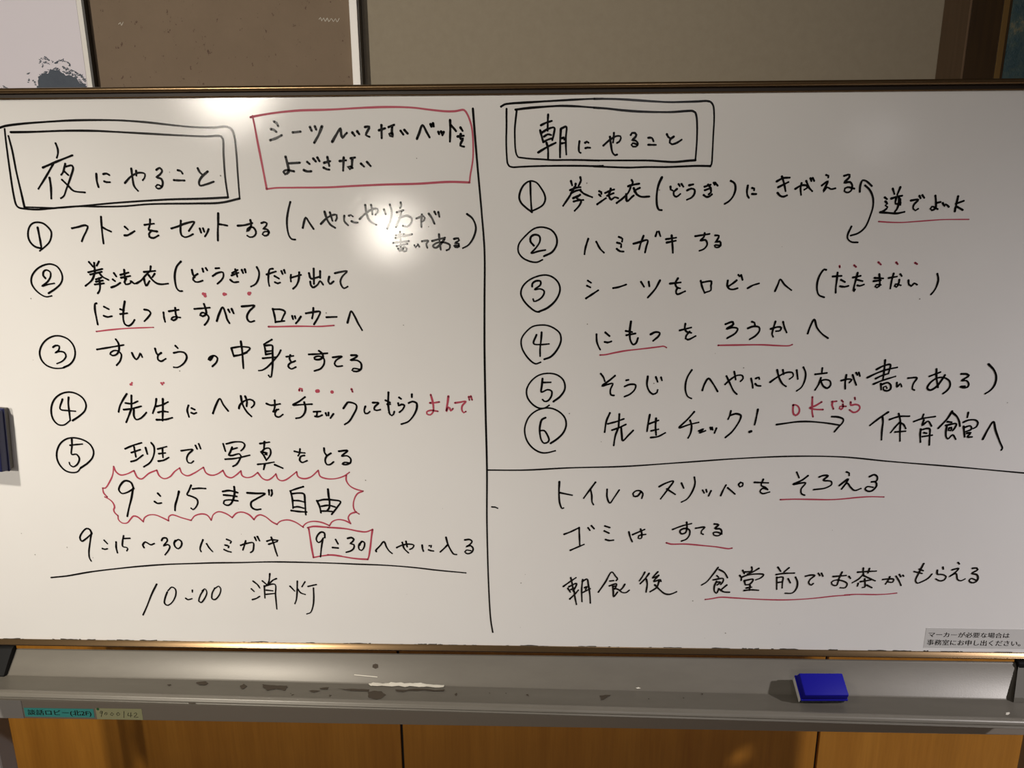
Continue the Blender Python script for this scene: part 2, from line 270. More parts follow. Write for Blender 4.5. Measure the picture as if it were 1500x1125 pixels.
INK = '''@title_frame|k|27|double black frame drawn around the evening heading
-7712,17321 -7636,17343 -7414,17370 -6978,17398 -6617,17413 -6211,17414 -5902,17405 -5549,17378 -5198,17338 -4892,17309 -4609,17300 -4395,17307 -4340,17269 -4313,17180 -4305,16967 -4312,16649 -4317,16316;-4317,16316 -4596,16259 -4961,16249 -5448,16247 -5693,16241 -6063,16214 -6431,16211 -6724,16217 -7172,16186 -7346,16173 -7542,16186 -7625,16203 -7656,16238 -7671,16367 -7668,16738 -7661,16989 -7654,17170 -7645,17305;-7563,17259 -7240,17261 -6758,17273 -6327,17268 -6042,17253 -5568,17225 -5095,17197 -4740,17181 -4503,17179 -4482,17147 -4493,16923 -4501,16605 -4487,16333;-4487,16333 -4833,16318 -5319,16309 -5686,16292 -6179,16262 -6674,16222 -7047,16195 -7293,16201 -7538,16209;-7538,16209 -7554,16436 -7575,16714 -7585,17011 -7606,17208
@handwritten_heading|k|28|
-6929,17102 -6911,17029 -6917,16961 -6943,16902;-7171,16767 -6944,16852 -6706,16935;-7011,16814 -7134,16654 -7286,16468;-7094,16624 -7094,16504 -7115,16329;-6831,16817 -6883,16699 -6915,16664;-6827,16779 -6735,16794 -6722,16766 -6786,16618 -6872,16456 -6923,16363 -6972,16333;-6859,16710 -6809,16659;-6914,16595 -6828,16502 -6765,16437 -6597,16413;-6393,16675 -6399,16569 -6386,16488;-6290,16670 -6242,16679 -6202,16656;-6290,16569 -6260,16557 -6206,16557;-5987,16544 -5885,16635 -5757,16687 -5675,16669 -5690,16611 -5718,16582;-5799,16715 -5804,16646;-5866,16745 -5866,16635 -5855,16497 -5807,16432;-5499,16725 -5447,16752 -5416,16713 -5459,16656 -5512,16622 -5442,16599 -5427,16541 -5457,16477 -5507,16461 -5540,16491 -5508,16518 -5443,16490;-5187,16718 -5140,16704 -5120,16670;-5258,16581 -5191,16576 -5102,16574;-4890,16744 -4865,16687 -4822,16645;-4749,16698 -4849,16618 -4892,16550 -4885,16503 -4787,16519 -4675,16555
@note_frame|r|28|red frame drawn around the note
-4053,17436 -3885,17465 -3648,17496 -3342,17520 -2944,17527 -2361,17551 -2012,17555 -1735,17544 -1504,17516 -1274,17492 -1135,17493 -1015,17507 -974,17459 -925,17339 -902,17218 -894,16996 -905,16818 -944,16615 -955,16524;-955,16524 -1252,16533 -1703,16510 -2178,16501 -2655,16483 -3014,16467 -3493,16465 -3781,16462 -3903,16448;-3907,16448 -3925,16609 -3959,16904 -3986,17129 -4005,17307 -4023,17451
@handwritten_line|k|32|
-3722,17376 -3688,17353 -3668,17313;-3775,17272 -3738,17265 -3700,17234;-3797,17123 -3712,17149 -3626,17189;-3465,17225 -3351,17236;-3213,17297 -3193,17246;-3142,17305 -3126,17261;-3041,17304 -3096,17189 -3167,17083;-2907,17095 -2837,17199 -2778,17276 -2773,17198 -2758,17147 -2720,17187 -2690,17213;-2612,17219 -2580,17175;-2541,17234 -2515,17196;-2426,17291 -2362,17295 -2396,17233 -2420,17185 -2370,17158;-2229,17245 -2142,17271;-2191,17315 -2195,17139;-2089,17288 -2009,17318;-2040,17292 -2046,17215 -2034,17160 -2076,17169 -2086,17200 -2040,17200;-1921,17236 -1884,17185;-1867,17247 -1822,17198;-1692,17128 -1654,17212 -1608,17311 -1549,17211 -1512,17145;-1492,17321 -1481,17288;-1457,17332 -1449,17292;-1386,17217 -1375,17188;-1346,17221 -1335,17194;-1309,17216 -1329,17172;-1214,17374 -1215,17242 -1224,17087;-1209,17308 -1164,17264 -1134,17226;-1070,17274 -1041,17230;-1113,17153 -1026,17163;-1068,17186 -1074,17120 -1032,17126 -1063,17075 -1076,17031 -1025,17015
@handwritten_line|k|32|
-3595,16895 -3575,16789 -3567,16687 -3622,16653 -3643,16687 -3605,16710 -3488,16693;-3567,16803 -3395,16811;-3287,16821 -3254,16792;-3343,16708 -3297,16690 -3237,16692;-3196,16866 -3161,16827;-3136,16881 -3109,16831;-3044,16808 -2955,16830;-2991,16887 -2971,16763;-3056,16741 -3009,16718 -2974,16713;-2817,16830 -2724,16840;-2755,16879 -2775,16698;-2656,16867 -2592,16878;-2633,16862 -2652,16738 -2677,16720 -2706,16750 -2663,16756 -2636,16734;-2512,16794 -2469,16753;-2423,16816 -2374,16759
@circled_number|k|27|
-7388,15609 -7465,15630 -7522,15680 -7553,15757 -7546,15841 -7510,15924 -7451,15976 -7376,15990 -7293,15972 -7229,15916 -7193,15853 -7207,15770 -7251,15693 -7335,15623 -7412,15571;-7388,15914 -7384,15812 -7380,15700 -7379,15602
@handwritten_line|k|28|
-6871,15901 -6781,15918 -6662,15944 -6629,15928 -6661,15858 -6716,15775 -6751,15709;-6410,16066 -6418,15961 -6425,15823 -6427,15676;-6414,15917 -6355,15881 -6287,15850;-6073,15921 -6031,15880;-6093,15794 -6049,15796 -5988,15825 -5934,15856;-5774,15945 -5706,15955 -5629,15963;-5680,16025 -5693,15945 -5720,15873 -5667,15865 -5605,15845;-5597,15850 -5682,15855 -5723,15813 -5721,15772 -5666,15755 -5582,15792;-5376,15893 -5275,15922 -5156,15965 -5022,15986 -5060,15931 -5121,15855;-5223,16004 -5237,15917 -5245,15835 -5231,15786 -5193,15765 -5134,15776 -5062,15809;-4953,15889 -4939,15831;-4904,15891 -4891,15844;-4822,15881 -4850,15826 -4888,15774;-4656,16107 -4669,15984 -4688,15846 -4700,15715;-4665,15954 -4602,15943 -4539,15931;-4383,15928 -4275,15937 -4163,15966;-4188,16010 -4181,15955 -4193,15907 -4226,15859 -4258,15845 -4246,15875 -4200,15907 -4151,15900 -4120,15844 -4132,15796 -4178,15764 -4221,15762 -4254,15785;-4029,15965 -3988,15979 -3947,15961 -3965,15920 -4011,15879 -3961,15878 -3928,15844 -3947,15795 -3998,15782 -4027,15803 -4008,15833 -3964,15844 -3923,15827;-3576,16263 -3612,16158 -3646,16008 -3649,15870 -3629,15774 -3596,15732 -3543,15725;-3420,15895 -3388,15999 -3364,16042 -3319,15969 -3261,15877;-3149,15949 -3063,16027 -2970,16075 -2909,16079 -2906,16036 -2929,15993;-3083,16124 -3054,16017 -3009,15939 -2941,15893;-3005,16114 -2975,15993;-2796,16065 -2800,15987 -2747,15928;-2729,16064 -2699,16074 -2670,16054;-2694,15986 -2655,15967 -2604,15966;-2572,16015 -2487,16092 -2364,16160 -2304,16160 -2306,16111 -2338,16076;-2480,16218 -2467,16092 -2423,15985 -2331,15932;-2395,16218 -2384,16146 -2382,16082;-2210,16153 -2187,16082;-2121,16222 -2099,16130 -2116,16013 -2177,15873;-1961,16249 -1957,16197 -1974,16168;-2026,16110 -1925,16139;-1952,16129 -1979,16042 -2023,15954 -2045,15896;-1990,16032 -1878,16061 -1810,16022 -1823,15954 -1885,15905 -1944,15919;-1740,16021 -1639,16054 -1616,16031 -1631,15992 -1672,15973;-1658,16079 -1671,15992 -1671,15898;-1558,16089 -1511,16020 -1479,15946;-1474,16117 -1455,16078;-1418,16111 -1404,16045
@handwritten_line|k|27|
-1988,15837 -1989,15719 -1987,15610;-2054,15782 -1929,15801;-2062,15743 -1809,15797;-2096,15670 -1863,15699;-2047,15624 -1884,15659;-2028,15591 -2000,15551 -1947,15610 -1897,15590 -1909,15551 -1959,15557 -1948,15590;-1784,15639 -1765,15604 -1748,15629;-1734,15649 -1711,15615;-1672,15694 -1571,15702 -1608,15659 -1594,15599;-1521,15698 -1329,15746;-1417,15796 -1411,15678 -1398,15573;-1339,15727 -1391,15658 -1473,15599 -1513,15623 -1461,15668 -1350,15678 -1261,15638 -1273,15579 -1313,15563;-1199,15726 -1138,15736 -1125,15706 -1190,15667 -1130,15657 -1127,15618 -1181,15608 -1201,15634 -1131,15628;-1001,16082 -923,16018 -875,15892 -908,15755 -990,15637 -1071,15594
@circled_number|k|27|
-7379,14937 -7258,15009 -7167,15086 -7128,15172 -7139,15266 -7188,15342 -7279,15376 -7395,15356 -7510,15292 -7597,15190 -7618,15096 -7591,15018 -7517,14932 -7428,14884 -7337,14897;-7391,15164 -7419,15207 -7401,15266 -7354,15288 -7303,15258 -7309,15189 -7375,15104 -7463,15044 -7371,15070 -7267,15087
@handwritten_line|k|28|
-6687,15405 -6633,15333;-6535,15412 -6578,15349;-6610,15392 -6618,15256;-6718,15253 -6498,15302;-6693,15219 -6513,15259;-6618,15253 -6679,15137 -6793,15048;-6558,15248 -6515,15188 -6426,15137;-6616,15146 -6534,15171;-6621,15111 -6514,15128;-6645,15069 -6503,15086;-6570,15163 -6569,15051 -6589,14974 -6621,14935;-6330,15239 -6300,15188;-6360,15145 -6329,15119;-6398,15025 -6324,15051 -6252,15094;-6233,15213 -6107,15247;-6167,15289 -6175,15153;-6230,15170 -6087,15196;-6153,15157 -6187,15102 -6173,15071 -6092,15093 -6091,15128 -6041,15081 -6006,15085;-6006,15085 -5931,15127 -5852,15204 -5793,15255;-5757,15339 -5775,15263;-5871,15255 -5696,15271;-5883,15161 -5876,15085 -5863,15047 -5802,15119;-5807,15212 -5756,15136 -5693,15084 -5625,15071 -5523,15081;-5710,15229 -5751,15178;-5291,15409 -5360,15338 -5405,15220 -5413,15101 -5398,15007 -5360,14968 -5321,14968;-5138,15284 -5131,15220 -5108,15174;-5059,15224 -5116,15184 -5136,15138 -5106,15106 -5050,15106 -4992,15125;-4976,15302 -4968,15256;-4925,15311 -4906,15278;-4777,15307 -4721,15311;-4832,15192 -4756,15238 -4671,15247 -4672,15183 -4711,15128 -4773,15077;-4533,15237 -4445,15283;-4546,15201 -4440,15241;-4481,15292 -4469,15228 -4460,15182;-4571,15137 -4528,15100 -4453,15105;-4384,15283 -4369,15237;-4338,15292 -4328,15246;-4154,15324 -4127,15255 -4140,15164 -4195,15072 -4269,15035;-4015,15215 -3873,15258;-3915,15300 -3962,15291 -3989,15200 -3997,15108 -3989,15044;-3897,15191 -3835,15154;-3899,15099 -3860,15081 -3821,15094;-3789,15263 -3774,15221;-3747,15281 -3736,15236;-3649,15208 -3658,15163 -3657,15108;-3652,15166 -3497,15208;-3522,15245 -3541,15126 -3584,15044 -3634,15001;-3376,15232 -3353,15153 -3222,15180;-3207,15262 -3214,15162;-3301,15299 -3313,15071;-3366,15108 -3361,15053 -3335,15019 -3258,15062 -3217,15116 -3175,15061;-3075,15180 -3094,15107 -3072,15070 -3014,15111;-2988,15231 -2886,15253 -2802,15261 -2881,15180 -2913,15107 -2898,15043 -2864,15006 -2807,15033
@handwritten_line|k|29|
-6663,14784 -6683,14779 -6700,14689 -6695,14566 -6689,14458;-6553,14732 -6484,14694;-6576,14593 -6522,14575 -6450,14587;-6222,14813 -6262,14671 -6281,14531 -6264,14461 -6214,14438 -6147,14479 -6108,14531;-6307,14694 -6253,14675;-6317,14619 -6206,14633;-5938,14688 -5875,14676 -5845,14636 -5888,14575 -5958,14510;-5647,14645 -5648,14566 -5639,14500;-5561,14662 -5410,14685;-5459,14714 -5461,14619 -5451,14558 -5508,14523 -5541,14540 -5501,14575 -5397,14566;-5164,14698 -5056,14706 -4926,14717;-5011,14773 -4991,14693 -4994,14618 -5050,14586 -5089,14604 -5053,14642 -4990,14618 -4957,14571 -4993,14495 -5036,14452;-4840,14514 -4791,14627 -4728,14724 -4696,14627 -4677,14533 -4649,14480;-4647,14687 -4629,14646;-4595,14698 -4570,14631;-4436,14735 -4337,14743 -4239,14748 -4326,14664 -4370,14589 -4366,14533 -4332,14499 -4264,14514;-3966,14698 -3947,14589 -3942,14492;-3967,14692 -3836,14687 -3782,14655 -3817,14580 -3850,14514;-3936,14499 -3803,14514;-3679,14589 -3669,14542;-3638,14586 -3631,14552;-3548,14580 -3596,14514 -3631,14477;-3466,14630 -3371,14645 -3249,14655 -3283,14571 -3356,14462;-3348,14711 -3358,14627 -3378,14552;-3157,14571 -3002,14576;-2843,14486 -2815,14571 -2776,14664 -2739,14608 -2681,14477 -2626,14373
@underline|r|20|
-6726,14350 -6488,14378 -6219,14400 -5829,14414
@underline|r|24|
-4055,14426 -3933,14426 -3555,14433 -3274,14430 -3051,14445
@emphasis_dots|r|31|
-5004,14925*49;-4979,14894*49;-4976,14925*38;-4686,14920*57;-4661,14920*38;-4307,14928*60;-4287,14939*38
@circled_number|k|27|
-7321,13785 -7220,13832 -7142,13917 -7107,14019 -7118,14131 -7179,14224 -7264,14270 -7374,14283 -7501,14238 -7610,14140 -7667,14019 -7657,13906 -7596,13822 -7491,13775 -7398,13769 -7322,13779;-7443,14103 -7397,14131 -7343,14122 -7363,14056 -7425,14015 -7347,14038 -7275,14019 -7260,13963 -7324,13888 -7420,13845
@handwritten_line|k|28|
-6756,14070 -6547,14104 -6329,14141;-6441,14230 -6408,14169 -6414,14058 -6460,13992 -6528,13974 -6562,13998 -6508,14048 -6434,14048 -6386,13993 -6419,13890 -6484,13820;-6216,14017 -6196,13956 -6161,13913 -6111,13965 -6087,14012 -6063,13950;-5846,14086 -5836,14021 -5813,13980;-5758,14018 -5814,13975 -5821,13913 -5778,13885 -5699,13925;-5524,14129 -5491,14092;-5562,14018 -5464,14035 -5393,14018 -5366,13957 -5399,13882 -5471,13817 -5539,13788 -5589,13792;-4956,13967 -5009,13902 -5030,13915 -4994,13958 -4928,13973 -4891,13939 -4911,13874 -4983,13805;-4658,14093 -4646,14032 -4631,13964;-4649,14097 -4509,14116 -4369,14094 -4426,14033 -4482,14014;-4630,13971 -4521,13990 -4426,14023;-4502,14199 -4495,14079 -4498,13912 -4501,13777;-4020,14227 -4101,14181 -4149,14153;-4145,14153 -4137,14079 -4136,13991;-4123,14135 -4023,14135 -4025,14043 -4036,13875 -4056,13745 -4083,13641 -4102,13636 -4118,13666;-4131,14042 -4030,14052;-4132,13996 -4024,14015;-4187,13935 -3983,13954;-3897,14061 -3934,13996 -4035,13885 -4135,13791 -4212,13748 -4265,13740;-3818,13960 -3707,13973;-3755,13987 -3771,13928 -3742,13876 -3685,13895;-3704,13885 -3771,13857 -3802,13811 -3759,13768 -3683,13798;-3467,13997 -3330,14003 -3179,14016;-3308,14053 -3265,14016 -3250,13960 -3308,13918 -3381,13923 -3385,13947 -3314,13970 -3243,13936 -3239,13858 -3300,13774 -3400,13737;-3101,13951 -2958,13965 -3053,13905 -3080,13849 -3050,13812 -2962,13818;-2817,13985 -2720,13980 -2759,13943 -2834,13906 -2734,13906 -2672,13860 -2678,13766 -2753,13729 -2816,13748 -2796,13776 -2687,13763
@circled_number|k|27|
-7314,12922 -7190,13000 -7093,13087 -7059,13181 -7089,13283 -7170,13354 -7282,13388 -7420,13364 -7541,13282 -7614,13162 -7638,13024 -7615,12921 -7550,12852 -7466,12849 -7401,12887 -7353,12925;-7422,13274 -7484,13111 -7362,13086 -7245,13077;-7320,13303 -7339,13214 -7346,13077 -7352,12930
@emphasis_dots|r|31|
-6279,13540*32;-6302,13514*42;-6286,13509*29;-5816,13538*35;-5779,13541*35;-5802,13516*32;-3659,13426 -3648,13456 -3614,13453 -3617,13418;-3383,13415*60;-3365,13418*60;-3148,13402*57;-2842,13451 -2828,13406
@handwritten_line|k|29|
-6385,13362 -6456,13268 -6520,13166 -6555,13067;-6425,13214 -6323,13204 -6226,13244;-6314,13337 -6343,13115;-6466,13106 -6351,13119 -6182,13162;-6349,13107 -6400,13004 -6456,12897;-6306,13107 -6317,12995 -6290,12944 -6221,12961 -6156,13013 -6111,13061;-5925,13284 -5950,13185 -6012,13048;-5945,13160 -5842,13186 -5745,13234;-5822,13284 -5844,13100 -5870,12928;-5924,13062 -5855,13080 -5767,13071;-5964,12942 -5821,12946 -5709,12976;-5427,13179 -5456,13102 -5440,12991;-5382,13133 -5335,13111;-5394,13059 -5359,13042 -5315,13060;-5053,13050 -4996,13175 -4919,13290 -4874,13193 -4806,13090;-4632,13132 -4615,13185 -4531,13256 -4434,13278 -4381,13239 -4391,13186 -4434,13147;-4584,13335 -4570,13203 -4513,13079 -4447,13004;-4515,13330 -4496,13256 -4508,13168;-4190,13213 -4124,13187 -3976,13209;-4057,13267 -4066,13152 -4095,13084;-4095,13084 -4009,13120;-4035,13116 -4069,13063 -4061,13009 -4010,12995 -3947,13037;-3578,13321 -3672,13250 -3776,13192 -3642,13198 -3473,13207;-3596,13238 -3580,13154 -3600,13065 -3665,12993 -3744,12975;-3457,13083 -3349,13089;-3401,13083 -3414,13021;-3440,13009 -3389,13003 -3327,13030;-3270,13063 -3259,13022;-3225,13070 -3228,13022;-3150,13049 -3201,12981;-2987,13140 -2941,13205 -2916,13236 -2849,13233 -2784,13198 -2779,13151 -2847,13019 -2912,12925 -2983,12878;-2640,13175 -2662,13113 -2649,13059 -2612,13059 -2576,13090;-2521,13234 -2431,13230 -2494,13168 -2504,13121 -2467,13109 -2410,13122;-2270,13399 -2281,13253 -2279,13130 -2261,13045 -2235,13025 -2209,13045 -2192,13092;-2322,13272 -2252,13238;-2298,13210 -2250,13210;-2107,13318 -2078,13297;-2126,13226 -2120,13185 -2075,13208 -2031,13193 -2063,13123 -2113,13081;-1908,13370 -1910,13324;-1962,13231 -1902,13255 -1843,13232 -1838,13155 -1887,13039 -1981,12930 -2091,12887
@handwritten_word|r|29|red handwritten word
-1616,13363 -1596,13286 -1581,13194 -1588,13086 -1634,13040 -1685,13055 -1687,13086 -1631,13112 -1513,13098;-1631,13233 -1583,13233 -1486,13248;-1343,13341 -1357,13241 -1382,13095 -1347,13164 -1326,13149 -1312,13106 -1277,13142;-1242,13234 -1168,13245 -1074,13258 -1132,13188 -1138,13119 -1112,13076 -1077,13096;-1028,13334 -1019,13281;-996,13342 -977,13284
@circled_number|k|27|
-7302,12128 -7173,12213 -7078,12315 -7051,12417 -7091,12527 -7187,12599 -7323,12635 -7450,12620 -7568,12542 -7645,12413 -7666,12284 -7635,12172 -7560,12080 -7457,12047 -7365,12062 -7302,12128;-7374,12617 -7387,12507 -7414,12356 -7338,12360 -7300,12295 -7345,12193 -7424,12146 -7472,12183 -7475,12220;-7417,12510 -7323,12522 -7215,12532
@handwritten_line|k|28|
-6531,12457 -6403,12512 -6252,12559;-6384,12494 -6375,12319;-6437,12393 -6288,12443;-6465,12241 -6383,12264 -6256,12353;-6199,12477 -6183,12370;-6097,12560 -6061,12496 -6077,12367 -6156,12228 -6269,12153;-6004,12456 -5855,12497;-5928,12469 -5937,12313;-5996,12377 -5889,12390;-6020,12251 -5930,12267 -5845,12313;-5628,12429 -5441,12448 -5520,12371 -5556,12288 -5536,12227 -5493,12220 -5450,12257;-5389,12518 -5369,12460;-5334,12546 -5311,12464;-4941,12548 -4917,12424;-4890,12548 -4740,12583 -4623,12572 -4596,12531 -4623,12474 -4667,12435;-4804,12492 -4839,12415 -4869,12358 -4818,12354 -4696,12382 -4675,12349 -4716,12263 -4759,12205 -4821,12170;-4807,12457 -4723,12483;-4934,12290 -4767,12305 -4533,12360;-4352,12555 -4199,12580;-4276,12589 -4296,12466;-4336,12418 -4277,12472 -4204,12476 -4192,12400 -4225,12333 -4276,12275;-4346,12418 -4306,12352 -4275,12281;-4310,12409 -4247,12400 -4294,12376 -4258,12371;-4419,12207 -4280,12223 -4154,12247;-4304,12208 -4330,12121;-4145,12203 -4021,12146;-3811,12431 -3736,12412 -3646,12403;-3719,12469 -3738,12384 -3758,12355;-3658,12361 -3714,12346 -3737,12279 -3703,12244 -3619,12274;-3335,12485 -3332,12415 -3303,12367;-3232,12400 -3304,12348 -3331,12272 -3304,12209 -3249,12215 -3197,12257;-3103,12435 -2963,12445 -3064,12353 -2977,12360 -2922,12312 -2929,12245 -3004,12211 -3061,12222 -3020,12249 -2933,12236
@burst_outline|r|23|jagged red outline drawn around the free time line
-6760,12154 -6733,12064 -6670,12012 -6574,12024 -6438,12086;-6438,12086 -6394,11968 -6335,11944 -6197,12043 -6066,12098;-6066,12098 -6032,11995 -5959,11952 -5861,11988 -5773,12079 -5688,12136;-5688,12136 -5660,12047 -5579,12004 -5482,12040 -5302,12150;-5302,12150 -5264,12050 -5174,12015 -5078,12043 -4992,12100;-4920,11284 -5008,11350 -5130,11387 -5221,11340 -5271,11238;-5271,11238 -5325,11322 -5402,11346 -5531,11312 -5604,11230;-5604,11230 -5756,11276 -5909,11325 -5969,11283 -5976,11220;-5976,11220 -6073,11273 -6193,11323 -6305,11313 -6375,11262 -6399,11199;-6399,11199 -6483,11283 -6545,11299 -6598,11252 -6672,11175 -6752,11174 -6807,11233 -6806,11300;-6806,11300 -6854,11359 -6863,11409 -6841,11451 -6861,11535 -6916,11593 -6979,11630;-6939,11631 -6988,11700 -6992,11783;-6992,11783 -6953,11780 -6858,11899 -6795,12015 -6760,12154;-4991,12100 -4945,12003 -4867,11976 -4788,12020 -4701,12094;-4701,12094 -4688,12013 -4622,11981 -4527,11998 -4432,12067;-4432,12067 -4360,11966 -4285,11939 -4212,11976 -4140,12046;-4140,12046 -4113,11960 -4062,11931 -3991,11945 -3803,12084;-3803,12084 -3786,12003 -3696,11968 -3586,11996 -3452,12111;-3452,12111 -3431,12014 -3342,11974 -3188,11972 -3047,12016 -2954,12082;-3008,12033 -3013,11944 -2964,11854 -2875,11798 -2754,11763;-2754,11763 -2849,11716 -2910,11600 -2924,11485 -2897,11410 -2838,11366;-2882,11402 -2977,11368 -3020,11301 -2987,11196;-2987,11201 -3078,11250 -3186,11266 -3282,11231 -3337,11155;-3336,11160 -3455,11213 -3594,11232 -3706,11202 -3777,11134;-3766,11126 -3893,11217 -4015,11253 -4143,11224 -4194,11173;-4194,11173 -4269,11214 -4371,11305 -4454,11338 -4519,11312 -4564,11253;-4564,11253 -4635,11336 -4740,11382 -4836,11368 -4922,11284
@handwritten_line|k|30|
-6482,11779 -6515,11885 -6605,11913 -6694,11835 -6729,11752 -6689,11694 -6601,11711 -6482,11779;-6493,11778 -6544,11604 -6606,11437 -6652,11293;-6096,11699 -6061,11653;-6167,11557 -6121,11524 -6057,11533;-5746,11735 -5789,11610 -5834,11493 -5849,11405;-5535,11843 -5585,11744 -5619,11681 -5541,11649 -5468,11604 -5459,11538 -5499,11463 -5551,11421 -5580,11445;-5514,11781 -5416,11792 -5303,11788;-5028,11740 -4921,11757 -4787,11722;-5019,11679 -4914,11670 -4809,11656;-4836,11824 -4839,11717 -4874,11601 -4929,11517 -4985,11500 -5037,11533 -5025,11575 -4952,11595 -4798,11580;-4634,11719 -4491,11711 -4344,11708 -4484,11621 -4584,11554 -4583,11470 -4517,11429 -4438,11438;-4276,11771 -4279,11688;-4233,11771 -4228,11713 -4248,11669;-3714,11832 -3817,11799 -3933,11757;-3926,11754 -3908,11625 -3908,11460;-3898,11711 -3792,11722 -3715,11709 -3706,11577 -3709,11378 -3708,11348;-3898,11592 -3802,11590 -3703,11564;-3904,11476 -3825,11485 -3734,11461;-3940,11418 -3816,11402 -3692,11395;-3511,11592 -3474,11496 -3459,11384;-3499,11587 -3397,11613 -3242,11606 -3128,11579 -3188,11482 -3286,11357;-3318,11791 -3315,11680 -3307,11564 -3321,11465 -3355,11423;-3439,11497 -3326,11514 -3219,11485;-3457,11414 -3371,11414 -3270,11407
@handwritten_line|k|27|
-7288,10982 -7311,11054 -7359,11071 -7445,10999 -7498,10900 -7476,10842 -7393,10892 -7288,10982;-7296,10982 -7343,10811 -7384,10648 -7390,10539 -7369,10484;-7098,10864 -7050,10802;-7147,10714 -7110,10700 -7063,10711;-6901,10834 -6913,10725 -6904,10639;-6760,10946 -6791,10844 -6799,10754 -6734,10736 -6721,10709 -6742,10677;-6772,10898 -6659,10903;-6445,10739 -6460,10784 -6411,10839 -6364,10812 -6325,10789 -6263,10813;-6134,10868 -6109,10910 -6050,10914 -6039,10869 -6118,10770 -6039,10798 -6010,10762 -6044,10689 -6109,10611;-5905,10871 -5932,10826 -5919,10754 -5872,10724 -5815,10782 -5807,10854 -5853,10889 -5926,10835;-5445,10888 -5496,10776 -5511,10713 -5498,10677;-5391,10819 -5354,10742 -5306,10679;-5050,10901 -4976,10862 -4995,10832;-5085,10798 -5024,10778 -5036,10754;-5110,10717 -5054,10687 -4997,10673;-4827,10796 -4733,10829 -4615,10843 -4613,10776 -4637,10695 -4676,10668;-4737,10877 -4770,10784 -4799,10712;-4581,10943 -4562,10884;-4536,10956 -4507,10881;-4386,10874 -4312,10899 -4205,10893;-4360,10820 -4215,10870;-4308,10946 -4277,10825 -4254,10699 -4233,10613;-3425,10949 -3428,11029 -3476,11046 -3538,10992 -3568,10912 -3539,10859 -3487,10886 -3451,10940;-3455,10931 -3484,10815 -3520,10603;-3250,10915 -3214,10836;-3309,10772 -3215,10764;-3051,10937 -2993,10953 -2950,10924 -2979,10875 -3017,10846 -2955,10827 -2958,10768 -3006,10719 -3089,10689;-2817,10887 -2875,10818 -2870,10740 -2835,10725 -2787,10790 -2782,10868 -2826,10887 -2857,10818;-2593,10708 -2601,10723 -2525,10812 -2459,10886 -2419,10784 -2377,10716 -2334,10677;-2254,10782 -2167,10825 -2041,10846 -1970,10827 -1999,10773 -2041,10753;-2159,10874 -2133,10767 -2065,10690;-2098,10894 -2082,10797;-1836,10829 -1833,10771 -1818,10722;-1720,10820 -1684,10826 -1694,10795;-1732,10748 -1696,10733 -1652,10728;-1443,10972 -1416,10852 -1366,10737 -1323,10675 -1278,10669;-1422,10837 -1490,10764 -1545,10711;-1139,10929 -1059,10937 -1021,10905 -1061,10846 -1124,10807 -1043,10827 -1005,10769 -1037,10705 -1099,10685 -1143,10716 -1116,10749 -1045,10740
@number_frame|r|27|red frame drawn around a clock time
-3693,11118 -3601,11142 -3389,11130 -3144,11116;-3174,10617 -3339,10637 -3506,10617 -3637,10589;-3637,10589 -3649,10706 -3666,10920 -3678,11097;-3367,11128 -3224,11120 -3046,11103 -2870,11066 -2745,11055 -2636,11097;-2636,11097 -2661,10956 -2688,10781 -2724,10605 -2739,10565;-2739,10565 -2897,10573 -3041,10591 -3219,10623 -3399,10641
@divider_line|k|23|
-8098,10173 -7810,10208 -7424,10283 -6938,10352 -6512,10402 -6082,10439 -5575,10462 -5345,10473 -4852,10485 -4350,10503 -3850,10501 -3409,10493 -2957,10479 -2416,10461 -1967,10426 -1608,10384 -1133,10341
@handwritten_line|k|25|
-6316,10072 -6416,9899 -6537,9651 -6621,9493;-6154,9927 -6199,9828 -6224,9717 -6183,9680 -6099,9731 -6014,9880 -6012,9990 -6064,10021 -6140,9952;-5723,9969 -5727,9933;-5853,9816 -5822,9791 -5748,9810;-5533,9972 -5599,9873 -5634,9762 -5603,9738 -5526,9825 -5481,9936 -5508,9997 -5557,9959;-5339,10011 -5394,9912 -5404,9814 -5361,9797 -5273,9889 -5240,10000 -5268,10048 -5328,10011;-4680,10148 -4609,10081 -4580,10025;-4722,10006 -4680,9958;-4723,9806 -4654,9829 -4594,9869;-4387,10289 -4415,10144 -4455,10066;-4525,10155 -4453,10083;-4284,10199 -4346,10169 -4419,10095;-4499,10065 -4508,9838;-4500,10058 -4319,10092 -4324,9902 -4324,9636;-4473,9985 -4363,9974;-4480,9907 -4333,9926;-4067,10063 -3996,9974;-3811,10146 -3868,10054;-3938,10155 -3960,9931 -3982,9808 -4010,9739;-3938,10009 -3899,9944 -3823,9913;-3764,10062 -3622,10098;-3677,10032 -3683,9861 -3704,9713 -3759,9577 -3823,9551
@divider_line|k|26|
-890,17524 -863,17114 -840,16784 -788,16108 -754,15551 -765,14764 -774,14098 -772,13180 -763,12143 -775,11230 -759,10016 -734,9477 -704,9250
@title_frame|k|27|double black frame drawn around the morning heading
